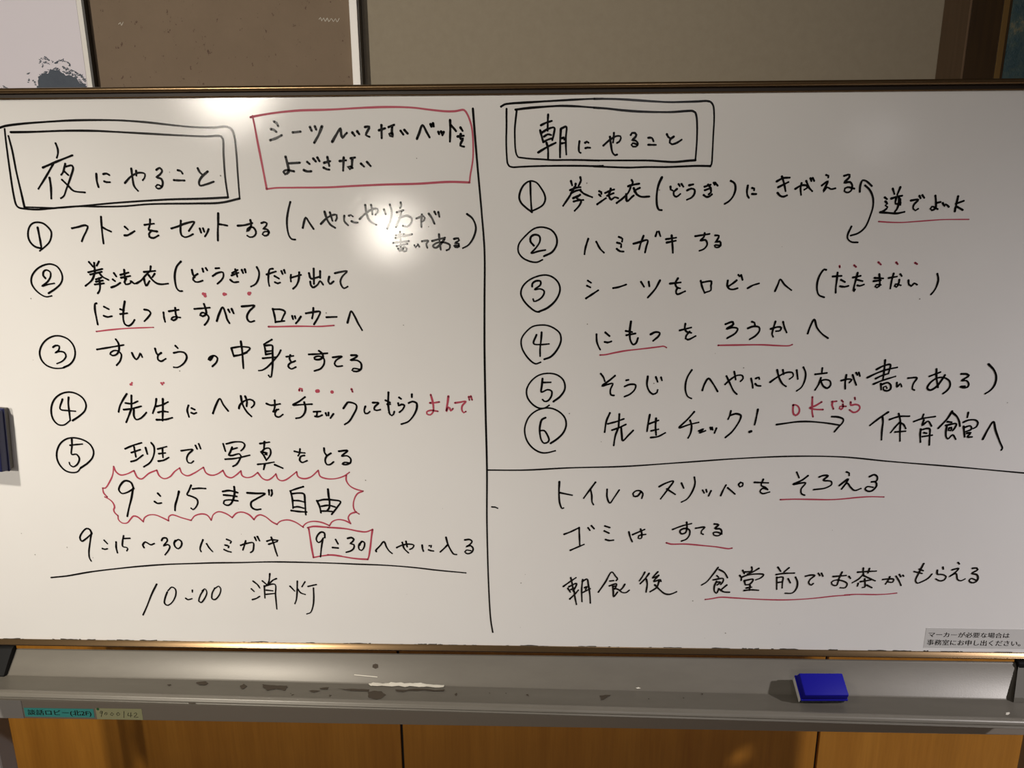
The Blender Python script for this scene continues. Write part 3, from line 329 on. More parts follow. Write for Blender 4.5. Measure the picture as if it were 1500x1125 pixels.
-493,17548 -444,17576 -368,17587 -206,17596 119,17612 442,17627 765,17639 926,17640;948,16740 838,16738 619,16744 289,16746 13,16743 -207,16736 -340,16732 -384,16746 -406,16780 -418,16885 -424,17074 -419,17282 -418,17437 -417,17519;-290,17506 -97,17527 65,17538 281,17549 389,17550 551,17544 810,17524;892,16814 617,16823 398,16825 233,16825 68,16837 -97,16846 -207,16860 -256,16869 -278,16900 -295,16979 -302,17126 -301,17261 -288,17385 -274,17498;803,17639 983,17637 1163,17631 1403,17615 1643,17598 1859,17587 2062,17589 2240,17593 2371,17597 2420,17583 2456,17538 2474,17441 2481,17327 2481,17155 2483,16923 2479,16753 2465,16729;2465,16729 2288,16733 2045,16726 1863,16720 1557,16722 1313,16716 1068,16724 822,16734;805,17523 986,17510 1167,17489 1408,17469 1649,17459 1889,17457 2104,17469 2176,17469 2213,17449 2233,17397 2249,17271 2256,17098 2255,16959 2250,16810;2250,16810 2163,16805 1945,16788 1798,16796 1615,16809 1310,16813 821,16816
@handwritten_heading|k|28|
166,17438 162,17350 161,17221;66,17296 142,17330 218,17352;56,17227 78,17144 100,17071;78,17196 164,17245 254,17262 247,17174 228,17096;111,17144 165,17174 209,17164;100,17069 165,17102 231,17122;29,16930 155,17002 275,17059;146,17060 166,16987 170,16839;347,17246 340,17121 338,16965 339,16862;347,17246 414,17276 425,17271 418,17121 421,16985 428,16899;367,17121 389,17131 397,17100;357,17050 412,17058;611,17076 603,17005 610,16931 629,16921;690,17056 717,17070 739,17056;697,16983 724,16991 764,16988;948,17017 1034,17090 1123,17141 1184,17141 1193,17118 1168,17065 1138,17051;1038,17133 1053,17037 1081,16920 1118,16885 1146,16894;1092,17186 1091,17118 1083,17057;1329,17157 1346,17184 1388,17183 1407,17157 1385,17116 1349,17087 1398,17081 1436,17035 1407,17000 1364,17000 1342,17024 1363,17047 1430,17023;1576,17117 1627,17114 1651,17068;1580,17024 1625,17022 1685,17021;1833,17163 1856,17124 1875,17113;1931,17130 1882,17090 1878,17049 1909,17028 1981,17048 2043,17088
@circled_number|k|27|
-57,16103 -144,16167 -216,16237 -242,16308 -223,16405 -172,16489 -108,16533 -58,16539 7,16515 72,16439 123,16348 133,16278 102,16208 30,16159 -50,16124;-83,16523 -79,16377 -72,16237 -60,16103
@handwritten_line|k|29|
498,16536 516,16478;631,16588 641,16546 609,16470;566,16498 562,16464;488,16409 574,16443 635,16450;503,16367 575,16401 639,16415;552,16450 517,16388 482,16325 391,16192;632,16408 675,16366 806,16309;533,16297 633,16345;541,16251 605,16266 680,16272;633,16345 583,16297 649,16261 621,16191 557,16121;904,16393 933,16379 938,16355;905,16344 927,16323;880,16211 950,16260 1004,16295;991,16368 1061,16399 1118,16416;1068,16426 1055,16378 1032,16329;1020,16329 1112,16364;1042,16329 1079,16273 1128,16308 1179,16294;1159,16228 1236,16286 1319,16370 1352,16446;1363,16542 1379,16515 1373,16480;1316,16460 1387,16480 1472,16494;1291,16349 1306,16251 1378,16314 1399,16330;1396,16432 1441,16348 1507,16313 1621,16315;1481,16435 1432,16411 1404,16386;1790,16580 1752,16493 1730,16387 1728,16266 1742,16174 1768,16128 1807,16125;1917,16451 1923,16409 1950,16398;2011,16419 1964,16371 1969,16333 2009,16310 2061,16348;2031,16484 2048,16458;2070,16488 2100,16449;2182,16468 2237,16480;2155,16397 2213,16422 2260,16407 2263,16354 2227,16301 2159,16268;2400,16447 2485,16474;2407,16399 2491,16428;2449,16474 2482,16436 2494,16368 2465,16341;2396,16331 2436,16305 2482,16315 2511,16341;2528,16500 2542,16473;2548,16500 2584,16461;2765,16525 2818,16494 2839,16412 2808,16306 2750,16238 2698,16208;3010,16459 3003,16381 3015,16320 3037,16290;3074,16425 3105,16418 3102,16395;3080,16343 3137,16342;3411,16514 3497,16558 3591,16565;3438,16434 3578,16505;3480,16581 3518,16483 3547,16381;3437,16356 3478,16315 3526,16303 3573,16322;3681,16410 3766,16459 3843,16451 3846,16421 3809,16399;3763,16489 3754,16422 3770,16329;3826,16519 3874,16425 3923,16378;3882,16553 3897,16518;3913,16557 3937,16518;4097,16598 4130,16587 4129,16564;4050,16455 4129,16514 4104,16439 4079,16369 4129,16431 4179,16405 4245,16415;4349,16586 4422,16601 4425,16570 4361,16493 4440,16500 4478,16445 4461,16375 4415,16357 4373,16376 4377,16415 4416,16430 4510,16409
@swap_arrow|k|27|
4590,16367 4588,16452 4612,16522 4661,16514 4751,16444;4655,16452 4721,16397 4780,16295 4798,16169 4777,16043 4716,15868 4627,15788 4526,15756;4524,15884 4484,15772 4486,15716 4543,15667 4638,15659
@handwritten_word|k|29|
4949,16287 4983,16263;4963,16231 4995,16200 4969,16176 5004,16153 4962,16105 4908,16082;4908,16082 5013,16073 5142,16065 5248,16085;5046,16406 5078,16333;5150,16426 5119,16325;5041,16270 5115,16294 5189,16309;5109,16278 5110,16199 5181,16207;5166,16262 5179,16183;5147,16293 5152,16183 5136,16120 5115,16092;5320,16242 5422,16253 5367,16182 5366,16127 5401,16103 5435,16127;5431,16305 5451,16273;5470,16315 5501,16279;5653,16307 5673,16212 5676,16134 5632,16106 5605,16126 5625,16158 5709,16121;5674,16205 5736,16220;5770,16204 5799,16165 5812,16188 5861,16152;5971,16297 5961,16195 5955,16088;5953,16195 6059,16234;5952,16093 5959,16156 6001,16140 6061,16108
@underline|r|17|
4902,15952 5061,15941 5238,15938 5396,15948 5634,15965 5792,15975 6167,15977
@circled_number|k|27|
118,15474 239,15535 303,15643 298,15751 225,15848 94,15891 -26,15870 -157,15763 -250,15645 -256,15536 -191,15449 -69,15394 19,15387 96,15422;-30,15627 -80,15687 -74,15752 -15,15784 51,15762 58,15687 -3,15590 -69,15518 41,15546 139,15563
@handwritten_line|k|28|
761,15723 720,15577 711,15501;878,15680 939,15576 995,15522;1203,15748 1258,15722 1253,15679;1181,15666 1243,15644 1240,15601;1180,15576 1224,15543 1279,15538;1421,15650 1503,15672 1622,15699 1604,15596 1592,15525;1561,15762 1525,15661 1503,15568;1734,15757 1753,15821;1779,15821 1804,15756;1886,15713 2032,15734;1899,15664 2028,15691;1966,15767 1983,15638 1995,15519;2306,15755 2511,15786;2439,15797 2432,15744 2381,15690 2456,15701 2485,15636 2442,15572 2378,15546;2592,15765 2646,15760 2618,15690 2598,15668 2662,15679 2680,15636 2657,15597 2602,15597 2590,15625 2681,15619
@circled_number|k|27|
44,14653 176,14712 298,14827 358,14967 340,15072 260,15160 155,15198 33,15183 -98,15125 -194,15029 -221,14924 -177,14818 -89,14721 0,14658 53,14649;-54,15029 -50,15073 -1,15111 69,15108 69,15055 -19,14985 69,14994 125,14959 105,14888 35,14827 -27,14809 -39,14844
@handwritten_line|k|28|
767,15115 816,15084;756,15040 807,15016;746,14853 823,14905 923,14972;1144,15005 1222,15019 1334,15057;1549,15097 1596,15024;1662,15097 1674,15030;1826,15117 1762,14992 1657,14864;1975,15070 2130,15087;2087,15148 2053,15079 2073,15018 2126,15000;2091,15009 2067,14957 2087,14913 2201,14957;2421,15109 2447,15021 2489,14932;2435,15085 2578,15101 2574,15037 2578,14972 2492,14937;2816,15113 2813,15036 2847,14991 2904,14983 2966,15001;2943,15116 2898,15076 2829,15028;2964,15196 2983,15172;3004,15192 3029,15124;3113,15001 3186,15044 3274,15071;3513,14958 3550,15059 3575,15131 3645,15051 3750,14971;4225,15267 4199,15274 4139,15184 4115,15072 4126,14960 4159,14897 4236,14866;4331,15170 4401,15176 4456,15179;4394,15225 4394,15114 4390,15016 4396,14932;4455,15121 4514,15089;4451,15027 4514,15019 4570,15033;4624,15155 4731,15179;4683,15222 4664,15099 4652,15016 4652,14949 4670,14981;4696,15120 4767,15102;4698,15041 4733,15032 4793,15053;4934,15148 5058,15141;4925,15102 5027,15113;4996,15203 5015,15099 5016,15029 4984,15008 4955,15022 4972,15050 5035,15046;5136,15147 5254,15168;5201,15212 5185,15113 5178,14994;5297,15202 5321,15175;5293,15122 5288,15057 5265,15015 5236,15029 5246,15057 5324,15040;5425,15112 5439,15050 5476,15029 5512,15070 5556,15049;5826,15206 5850,15125 5835,15014 5803,14945 5773,14906
@emphasis_dots|r|27|
4414,15322 4419,15301;4622,15332 4652,15307;4963,15375 5004,15341;5218,15372 5243,15347;5489,15365 5521,15347
@circled_number|k|27|
131,13927 229,13966 323,14072 381,14212 363,14325 277,14403 174,14446 55,14451 -47,14428 -150,14342 -214,14237 -210,14115 -150,13992 -55,13886 5,13856 78,13881;13,14304 -30,14168 73,14154 202,14164;90,14342 82,14220 68,14098 69,13974
@handwritten_line|k|29|
913,14311 920,14203 948,14125 974,14078;1045,14339 1109,14285;1040,14195 1083,14186 1139,14204;1422,14506 1409,14360 1423,14221 1467,14155 1509,14178 1535,14256;1350,14363 1444,14346;1361,14299 1496,14325;1722,14312 1791,14346 1856,14334 1845,14291 1763,14213;2151,14372 2321,14416;2230,14472 2226,14395 2256,14352 2325,14335;2299,14352 2251,14291 2245,14248 2280,14231 2392,14286;2826,14467 2929,14501 2940,14464 2844,14395 2935,14416 3008,14399 2983,14335 2862,14254;3211,14503 3249,14490 3260,14450;3158,14404 3236,14433 3321,14421 3333,14370 3280,14292 3197,14237;3495,14395 3605,14426 3648,14416 3635,14370 3577,14361;3557,14507 3532,14395 3522,14310 3542,14275;3669,14502 3698,14413 3735,14341;4046,14327 4073,14430 4122,14536 4175,14413 4259,14319 4352,14255
@underline|r|23|
976,13994 1053,13999 1190,14029 1360,14061 1615,14091 1852,14121 1928,14130 1967,14109
@underline|r|23|
2737,14145 3020,14150 3358,14154 3797,14142 3834,14158
@circled_number|k|27|
276,13261 385,13350 450,13467 429,13593 335,13680 203,13708 54,13679 -68,13582 -134,13456 -124,13329 -49,13221 56,13156 141,13157 211,13202;107,13625 96,13505 89,13411 186,13451 247,13428 244,13349 188,13271 135,13265 108,13294;111,13563 233,13567
@handwritten_line|k|28|
992,13704 1036,13643 1056,13585;1208,13672 1121,13595 1017,13512 1104,13537 1178,13551 1144,13450 1155,13372 1202,13362;1382,13602 1415,13609;1361,13505 1440,13538 1524,13529 1517,13461 1445,13383 1362,13344;1705,13664 1698,13529 1743,13423 1801,13384 1855,13413 1863,13452;1827,13655 1858,13578;1905,13649 1922,13601;2364,13765 2308,13665 2281,13550 2287,13434 2325,13347 2382,13318;2540,13448 2565,13541 2622,13634 2689,13560 2772,13430;2877,13542 2961,13625 3046,13681 3125,13681 3141,13635 3105,13589;2890,13671 2947,13560 3018,13431 3066,13388;3002,13741 3020,13671 3032,13616;3262,13635 3286,13552 3299,13487;3333,13635 3376,13654 3387,13626;3330,13552 3359,13525 3413,13519;3550,13577 3650,13655 3786,13729 3874,13725 3888,13674 3838,13628;3641,13769 3677,13655 3738,13553 3795,13513;3726,13769 3744,13701;3933,13766 3962,13628;4029,13811 4068,13729 4069,13619 4027,13499 3961,13443;4312,13799 4310,13739;4215,13702 4386,13724;4305,13647 4279,13546 4234,13457;4310,13592 4353,13518 4418,13487 4460,13537 4442,13601 4378,13620 4309,13605;4612,13606 4712,13630 4766,13621 4735,13575;4679,13694 4673,13584 4684,13477;4772,13694 4812,13602 4842,13538;4821,13727 4843,13694;4860,13731 4883,13676;5117,13780 5205,13831 5313,13855 5308,13770 5300,13716;4995,13653 5128,13723 5270,13778 5419,13812;5120,13638 5207,13685 5300,13716;5096,13552 5216,13607 5409,13673;5228,13924 5232,13785 5231,13630;5206,13560 5220,13467;5216,13545 5309,13576 5355,13537 5358,13475 5309,13447 5254,13467 5250,13506 5285,13522 5304,13490;5442,13577 5451,13507 5496,13561 5520,13515;5600,13647 5730,13650 5689,13562 5685,13476 5717,13460;5912,13676 6066,13741;6001,13787 6017,13664 6060,13505;6138,13695 6092,13602 6030,13508 5947,13461 5903,13492 5933,13570 6026,13648 6129,13656 6217,13602 6235,13524 6200,13454 6147,13407;6375,13714 6460,13711 6493,13688 6393,13610 6467,13610 6509,13556 6496,13510 6431,13502 6384,13517 6457,13525;6754,13865 6848,13773 6897,13666 6890,13542 6837,13456 6773,13409
@circled_number|k|27|
238,12585 338,12656 431,12755 476,12877 459,12991 381,13087 256,13151 133,13154 10,13110 -99,13012 -161,12858 -161,12727 -114,12596 -20,12489 90,12432 184,12429 312,12463;157,13002 103,12973 72,12875 70,12745 97,12630 136,12586 198,12606 214,12639 174,12745 135,12794 81,12791
@handwritten_line|k|28|
1147,13083 1096,12949 1074,12771;1121,12907 1251,12944 1365,12989;1293,13065 1287,12864;1188,12806 1291,12845 1398,12899;1287,12854 1240,12710 1220,12555;1327,12845 1340,12730 1358,12633 1441,12721 1515,12802;1760,13057 1743,12943 1727,12789;1748,12908 1896,12966;1858,13000 1855,12867 1870,12729;1790,12796 1902,12823;1789,12688 1898,12704 2010,12766;2437,13107 2339,12983 2219,12849 2362,12898 2513,12937;2380,12968 2407,12888 2396,12754 2364,12683;2521,12799 2592,12832 2532,12765 2626,12803;2695,12855 2706,12823;2723,12856 2734,12817;2790,12843 2764,12766;2993,13123 2981,13053 2958,12990;2994,13053 3073,13078 3147,13053 3142,12987 3038,12796 2936,12694;3400,13149 3384,13007 3368,12903;3301,12788*47;3323,12797*44;5368,13114 5246,13018 5117,12901;5291,13035 5307,12960 5307,12826 5317,12671;5402,12997 5541,13045 5693,13050;5528,13090 5565,12978 5582,12794 5600,12651;5560,12953 5512,12894 5443,12788;5569,12945 5619,12920 5662,12853;5508,12797 5664,12811;5902,13080 5889,13021;5771,12966 5891,13013 6082,13047;5917,12988 5904,12905 5982,12972 6044,12894;5888,12846 5893,12745 5912,12635;5890,12829 5974,12855 6021,12850 6037,12729 6050,12590;5943,12787 5987,12779;5927,12725 6074,12749;6321,13131 6266,13015 6149,12859;6332,13106 6403,13048 6447,12974 6471,12896;6273,12965 6337,12957;6258,12906 6411,12932 6397,12865 6371,12823;6274,12898 6272,12797 6291,12713 6318,12688 6380,12756 6437,12684;6318,12865 6348,12873 6340,12823 6307,12828 6310,12865;6565,13112 6561,13036;6512,12957 6583,12991 6692,12992 6732,12950 6715,12883 6672,12858;6526,12891 6547,12799 6566,12723;6537,12874 6627,12900 6650,12850 6569,12807;6589,12782 6650,12791 6605,12723 6676,12724;6843,12688 6900,12851 6961,12968 7012,12835 7103,12650 7159,12541 7147,12515
@long_arrow|k|26|
3702,12907 3831,12927 4015,12954 4201,12958 4388,12943 4514,12927 4665,12901;4528,13039 4627,13032 4705,12997 4703,12951 4643,12872 4589,12795
@handwritten_word|r|27|red handwritten words over the arrow
3930,13222 3932,13131 3949,13072 3981,13055 4022,13092 4029,13151 4000,13203 3954,13224 3924,13215;4206,13346 4215,13210 4225,13106 4244,13034;4351,13269 4264,13210 4181,13173 4270,13152 4385,13149;4517,13276 4513,13224 4540,13159;4505,13273 4577,13282;4650,13296 4675,13270;4674,13237 4684,13199 4658,13153 4629,13166 4635,13198 4727,13201;4842,13339 4851,13309;4788,13270 4799,13219 4853,13232 4916,13219 4936,13174 4902,13122 4848,13106 4782,13147
@divider_line|k|21|
-762,12135 -158,12139 529,12180 1384,12210 2232,12276 3185,12354 4022,12395 4748,12388 5478,12320 6430,12243 7549,12143
@handwritten_line|k|27|
382,11947 377,11762 392,11581 430,11490 453,11500;384,11762 587,11720;951,11941 866,11816 770,11671;876,11816 896,11726 904,11605 928,11561;1137,11824 1140,11688 1186,11591 1253,11689 1329,11816;1670,11782 1616,11712 1560,11711 1546,11751 1594,11802 1660,11802 1702,11753 1688,11676;1954,11875 2035,11925 2172,11970 2095,11836 1985,11668;2076,11836 2211,11747;2300,11937 2339,11853;2496,12037 2512,11938 2477,11799 2400,11668 2316,11617;2637,11820 2664,11774;2692,11830 2704,11790;2769,11811 2735,11725;2926,11732 2961,11832 2998,11912;3027,11863 3146,11760;3194,11924 3220,11957 3257,11944 3252,11894 3216,11880 3191,11914;3435,11959 3652,11951;3569,12011 3545,11906 3612,11877 3652,11838;3642,11847 3567,11857 3534,11807 3574,11771 3683,11798;4077,12131 4121,12039;4255,12074 4170,12000 4039,11930 4229,11955 4169,11851 4182,11772 4233,11749;4430,12055 4492,12081 4565,12076 4499,12002 4620,11984 4634,11934 4548,11874 4362,11843;4841,12142 4884,12123 4889,12084;4754,11915 4880,12025 4844,11936 4789,11846 4869,11956 4931,11887 5000,11834 5092,11868;5203,12066 5272,12100 5321,12067 5320,11998 5231,11978 5304,11979 5329,11920 5266,11830 5203,11824 5157,11859 5185,11899 5277,11890
@underline|r|22|
3862,11670 4070,11679 4346,11678 4623,11676 4805,11687 5077,11719 5259,11731 5465,11728
@handwritten_line|k|28|
468,11045 580,11093 707,11163;707,11163 713,11019 722,10858;570,10763 683,10818 791,10869;850,11160 879,11118;903,11197 947,11146;1119,11195 1198,11168;1111,11109 1187,11071;1135,10959 1194,10942 1263,10950;1504,11096 1527,11006 1563,10925;1565,11049 1754,11141;1689,11147 1712,11061 1705,10986 1656,10986 1664,11029 1775,11056;2198,11145 2341,11206 2495,11250;2416,11271 2425,11175 2406,11090 2338,11072 2316,11121 2382,11164 2462,11144 2475,11069 2431,10983 2351,10945;2564,11170 2709,11189 2658,11124 2656,11081 2690,11065;2855,11247 2924,11233 2869,11169 2958,11159 2981,11095 2936,11046 2857,11056 2845,11094 2912,11105 2983,11074
@underline|r|24|
2111,10911 2181,10890 2416,10892 2712,10867 2909,10848 3116,10818 3164,10829
@handwritten_line|k|27|
585,10274 610,10162 627,10032;465,10113 555,10187 670,10275;540,10079 580,10014;556,10109 680,10171 658,10084 635,10040;588,10057 665,10102;574,9886 644,9962 713,10050;643,10032 660,9910 686,9787;780,10242 767,10085 769,9964 776,9841;773,10207 850,10251 876,10139 903,9965 914,9817;814,10095 853,10121 830,10060;784,10007 908,10079;1042,10019 1147,10194 1251,10385 1307,10317 1348,10257 1326,10231;1225,10221 1287,10230;1219,10134 1335,10171 1314,10092;1274,10127 1285,10022 1292,9935 1355,10023;1468,10164 1431,10094 1385,10050;1306,10092 1369,10067 1433,10016 1496,10016 1546,10060;1290,10127 1328,10136 1307,10075;1786,10388 1743,10296 1703,10230;1856,10366 1790,10262 1719,10179;1814,10263 1832,10185 1820,10029;1997,10397 1914,10284 2012,10334;2012,10334 1936,10221 2046,10257 2055,10226;2024,10231 1990,10118 1885,10035;1957,10161 2039,10075 2119,10007 2198,9991 2267,10014 2315,10041;2962,10485 2885,10357 2792,10224 2714,10167;2981,10448 3068,10396 3125,10303;2951,10339 2981,10311;2899,10263 3058,10287 3054,10227 3023,10180;2952,10235 2923,10150 2929,10056 2965,10022 2994,10094;2953,10222 3020,10223 2964,10170;3121,10172 3045,10095;2994,10104 3082,10048 3175,10044;3360,10437 3389,10381;3498,10498 3510,10448 3472,10392;3617,10477 3521,10411 3440,10373;3395,10409 3503,10420;3319,10347 3347,10306 3347,10259;3351,10315 3441,10354 3607,10378 3701,10366 3663,10310 3582,10271;3398,10250 3419,10185;3398,10254 3539,10280 3495,10195 3428,10179;3497,10167 3494,10082;3441,10123 3524,10139;3405,10077 3519,10091 3641,10084;3920,10499 3969,10429;4097,10492 4023,10417;3902,10369 3992,10388 4192,10400;3914,10322 3931,10106;3915,10313 4014,10323 4013,10239 4017,10130;3947,10229 4005,10239;4100,10296 4140,10225;4215,10326 4253,10242 4249,10129 4189,10043 4072,10036;4373,10346 4446,10366 4522,10361 4453,10291 4434,10225 4479,10188 4510,10217;4573,10399 4601,10358;4623,10400 4651,10350;4813,10345 5019,10367;4949,10427 4912,10313 4881,10186 4809,10205 4797,10244 4863,10283 4986,10265 5052,10217 5025,10148 4946,10147;5065,10350 5094,10315;5196,10427 5333,10439 5488,10450;5278,10502 5284,10415;5376,10493 5362,10416;5295,10396 5226,10307 5132,10238;5298,10367 5398,10319 5490,10277;5257,10259 5419,10290;5321,10308 5337,10162 5303,10156;5226,10229 5219,10180;5368,10198 5452,10154;5609,10302 5694,10313 5782,10308 5771,10255 5701,10260;5716,10352 5697,10293 5662,10221;5813,10363 5872,10276 5911,10199;5863,10393 5889,10354;5920,10380 5934,10364;6222,10590 6166,10425 6131,10289 6162,10245 6253,10281 6332,10340 6375,10408;6090,10448 6219,10416;6166,10493 6230,10465;6531,10530 6544,10497;6452,10477 6461,10409 6548,10401 6605,10363 6579,10304 6511,10290 6447,10322;6760,10615 6784,10590;6683,10485 6783,10513 6748,10451 6654,10363 6752,10422 6793,10316 6848,10294 6909,10328;7000,10516 7065,10522 7086,10494 7001,10425 7081,10407 7112,10340 7083,10277 7025,10261 6977,10295 7005,10338 7078,10310
@underline|r|21|
2788,9905 2895,9922 3029,9949 3267,9940 3608,9922 4031,9914 4368,9932 4618,9960 4867,9995 5117,10017;5030,10015 5203,10029 5553,10031 5726,10043 5860,10061
@marker_smudge|k|23|small black marker slip
-692,11509 -670,11507 -643,11507 -600,11487'''
TAPE = '''@handwriting|k|9|
-7395,7822 -7419,7821 -7429,7785 -7393,7780 -7387,7822 -7419,7713;-7336,7796 -7357,7759 -7323,7751 -7312,7796 -7336,7796;-7224,7798 -7258,7761 -7225,7740 -7196,7771 -7224,7798;-7113,7803 -7149,7772 -7129,7742 -7088,7773 -7113,7803;-7007,7829 -7028,7702;-6936,7798 -6954,7745 -6875,7750;-6891,7804 -6911,7713;-6838,7787 -6804,7806 -6792,7779 -6848,7715 -6776,7716'''
CHALK = '''@chalk_scribble|w|9|pale chalk scribble
-3734,19286 -3705,19314 -3692,19257 -3653,19305 -3630,19249 -3591,19304 -3569,19244 -3521,19296 -3489,19243 -3451,19295 -3428,19238 -3385,19294;-7244,19245 -7208,19273 -7197,19224 -7158,19280'''
CHIPS = '''k|-5612,-472,8534 -5489,-415,8521 -5389,-485,8534 -5422,-561,8551 -5533,-542,8548
k|-6043,-571,8560 -5994,-556,8556 -5954,-591,8563 -5997,-618,8569
k|-4836,-553,8542 -4798,-477,8526 -4715,-570,8544 -4755,-669,8565
k|-4507,-461,8519 -4367,-502,8526 -4195,-505,8525 -4069,-510,8524 -4024,-676,8557 -4213,-615,8547 -4331,-693,8564 -4440,-579,8543
k|-3672,-656,8549 -3591,-628,8542 -3474,-645,8544 -3563,-720,8560
k|-3524,-553,8526 -3375,-521,8518 -3377,-592,8533 -3488,-598,8535
k|-3240,-561,8525 -2938,-556,8520 -2702,-555,8517 -2697,-625,8531 -2978,-617,8533
k|-2692,-648,8535 -2614,-598,8524 -2499,-615,8526 -2398,-724,8546 -2430,-839,8568 -2517,-889,8579 -2651,-829,8569
k|-2291,-533,8508 -2045,-532,8505 -1478,-490,8491 -1481,-559,8504 -2039,-566,8512 -2141,-618,8523 -2234,-600,8520
k|1060,-561,8474 1239,-530,8466 1177,-599,8479 1127,-667,8491 1057,-714,8500
k|-2720,-162,8702 -2675,-151,8715 -2627,-161,8703 -2623,-189,8670 -2667,-203,8653 -2715,-190,8669
k|-3901,-809,8582 -3854,-783,8576 -3879,-842,8588
k|-1293,-641,8517 -1265,-594,8508 -1247,-661,8520 -1264,-707,8528
k|-145,-602,8496 -112,-578,8491 -90,-644,8502
k|2719,-410,8430 2753,-408,8429 2729,-465,8439
w|-2756,-366,8482 -2670,-340,8490 -2532,-348,8478 -2362,-335,8492 -2077,-338,8486 -1907,-332,8491 -1735,-346,8472 -1496,-350,8465 -1498,-420,8478 -1836,-426,8483 -2063,-426,8485 -2516,-426,8490 -2706,-436,8494
w|-3014,-265,8582 -2621,-282,8559 -2620,-289,8550 -3013,-272,8573
w|1662,-332,8456 1708,-325,8465 1752,-334,8453 1695,-339,8446
k|-6360,-929,8633 -6183,-929,8630 -6006,-929,8628 -6003,-937,8624 -6201,-939,8626 -6356,-938,8629
k|-5881,-936,8622 -5781,-939,8620 -5777,-949,8615 -5877,-947,8617
k|-4193,-957,8587 -3930,-958,8583 -3927,-968,8578 -4190,-967,8582
k|-3625,-957,8579 -3363,-957,8575 -3360,-969,8569 -3622,-968,8573
k|-3296,-963,8571 -2839,-964,8564 -2275,-962,8557 -2274,-972,8551 -2837,-976,8557 -3294,-974,8565
k|-1799,-964,8549 -1540,-961,8547 -1539,-972,8541 -1776,-974,8543
k|-613,-962,8533 -452,-962,8531 -451,-971,8525 -613,-971,8528
k|-97,-963,8525 138,-960,8523 138,-969,8518 -97,-971,8520
k|1026,-959,8512 1122,-959,8510 1121,-968,8504 1026,-968,8506
k|1890,-953,8503 2102,-951,8501 2101,-960,8496 1889,-961,8498
k|-5483,-1024,8570 -5363,-1023,8568 -5357,-1039,8560 -5466,-1039,8561
k|-745,-566,8496 -723,-565,8496 -720,-610,8504
k|-479,-561,8492 -457,-555,8491 -455,-605,8500
k|1823,-609,8473 1843,-621,8475 1828,-652,8480
k|2391,-558,8458 2413,-557,8457 2399,-601,8465
k|-3938,-765,8574 -3920,-752,8571 -3909,-786,8577
k|-3304,-775,8567 -3256,-786,8569 -3274,-842,8580
w|7392,-757,8426 7454,-742,8423 7432,-794,8431 7369,-828,8436 7344,-817,8435'''

# ------------------------------------------------------------ the whiteboard on its stand
BX0, BX1, BZ0, BZ1 = -.922, .822, .9, 1.77            # writing area: front face at Y = 0
wb = empty('whiteboard', (-.05, 0, 0), 'large wheeled whiteboard covered in black and red Japanese handwriting', 'whiteboard')
panel = link('panel', B(BX0, BX1, 0, .018, BZ0 - .004, BZ1 + .004), PANEL, wb); panel['label'] = 'glossy white writing surface'
traced(INK, -.0003, {'k': INK_K, 'r': INK_R}, panel, 1.14)
# dark grime and flecks along the lower edge and a few specks on the surface
bm = bmesh.new()
x = BX0 + .01
while x < BX1 - .01:
    wdt = random.choice([.004, .008, .015, .03]); hgt = random.uniform(.0006, .0022)
    c = Vector((x, BZ0 + .0002))
    vs = [bm.verts.new((x + wdt * k / 5, -.0004, BZ0)) for k in range(6)] + [bm.verts.new((x + wdt * k / 5, -.0004, BZ0 + hgt * random.uniform(.35, 1))) for k in range(5, -1, -1)]
    bm.faces.new(vs); x += wdt + random.choice([.002, .01, .02, .05])
link('grime', bm, mat('dark_grime', (.06, .05, .04), .8), panel)
bpy.data.objects['grime']['label'] = 'dark grime along the lower edge'; bpy.data.objects['grime']['kind'] = 'stuff'
bm = bmesh.new()
for k in range(46):
    disc(bm, Vector((random.uniform(-.88, .8), random.uniform(.91, 1.76))), random.uniform(.0004, .0011), -.0004, 7)
link('specks', bm, mat('pale_grey_speck', (.22, .2, .18), .8), panel)['kind'] = 'stuff'
# frame rails: thin bright lip, dark groove, rounded outer bead
def rail_profile(z, s):      # s = +1 outward is up, -1 outward is down
    pts = [(.0, 0), (-.0035, 0), (-.0040, .0008), (-.0035, .0018), (-.0008, .0022), (-.0008, .0066), (-.0060, .0072)]
    for k in range(0, 7):
        a = math.pi * k / 6
        pts.append((-.0062 - .0042 * math.sin(a), .0072 + .0037 * (1 - math.cos(a))))
    pts += [(.0, .0146), (.018, .0146), (.018, 0)]
    return [(y, z + s * d) for y, d in pts]
def lower_profile(z, s):     # the lower rail: flat sloping face under the panel, square front below it
    return [(y, z - d) for y, d in ((.0, 0), (-.0012, 0), (-.0016, .0008), (-.0078, .0052), (-.0084, .0058), (-.0084, .0074), (.018, .0074), (.018, 0))]
def rail(name, z, s):
    bm = extrude_profile(bmesh.new(), (rail_profile if s > 0 else lower_profile)(z, s), BX0 - .001, BX1 + .001)
    bm.faces.ensure_lookup_table()
    for f in bm.faces:
        zc = [abs(v.co.z - z) for v in f.verts]; yc = [v.co.y for v in f.verts]
        if s > 0 and max(zc) < .0068 and min(zc) > .0019: f.material_index = 1
        if s < 0 and min(zc) > .0057: f.material_index = 1
    return link(name, bm, [BRONZE, BRONZE_D], wb, True)
rail('top_rail', BZ1, 1); rail('bottom_rail', BZ0, -1)
for s, xx in ((-1, BX0), (1, BX1)):
    a, b = sorted((xx, xx + s * .0146))
    link('side_rail', B(a, b, -.0092, .019, BZ0 - .0074, BZ1 + .0146, bev=.003), BRONZE, wb)
for s, xx in ((-1, BX0), (1, BX1)):
    for zz in (BZ0 - .0100, BZ1 + .0135):
        a, b = sorted((xx - s * .001, xx + s * .0165))
        link('corner_cap', B(a, b, -.0115, .021, zz - .010, zz + .010, bev=.003), BLACKP, wb)['label'] = 'black plastic corner cap'
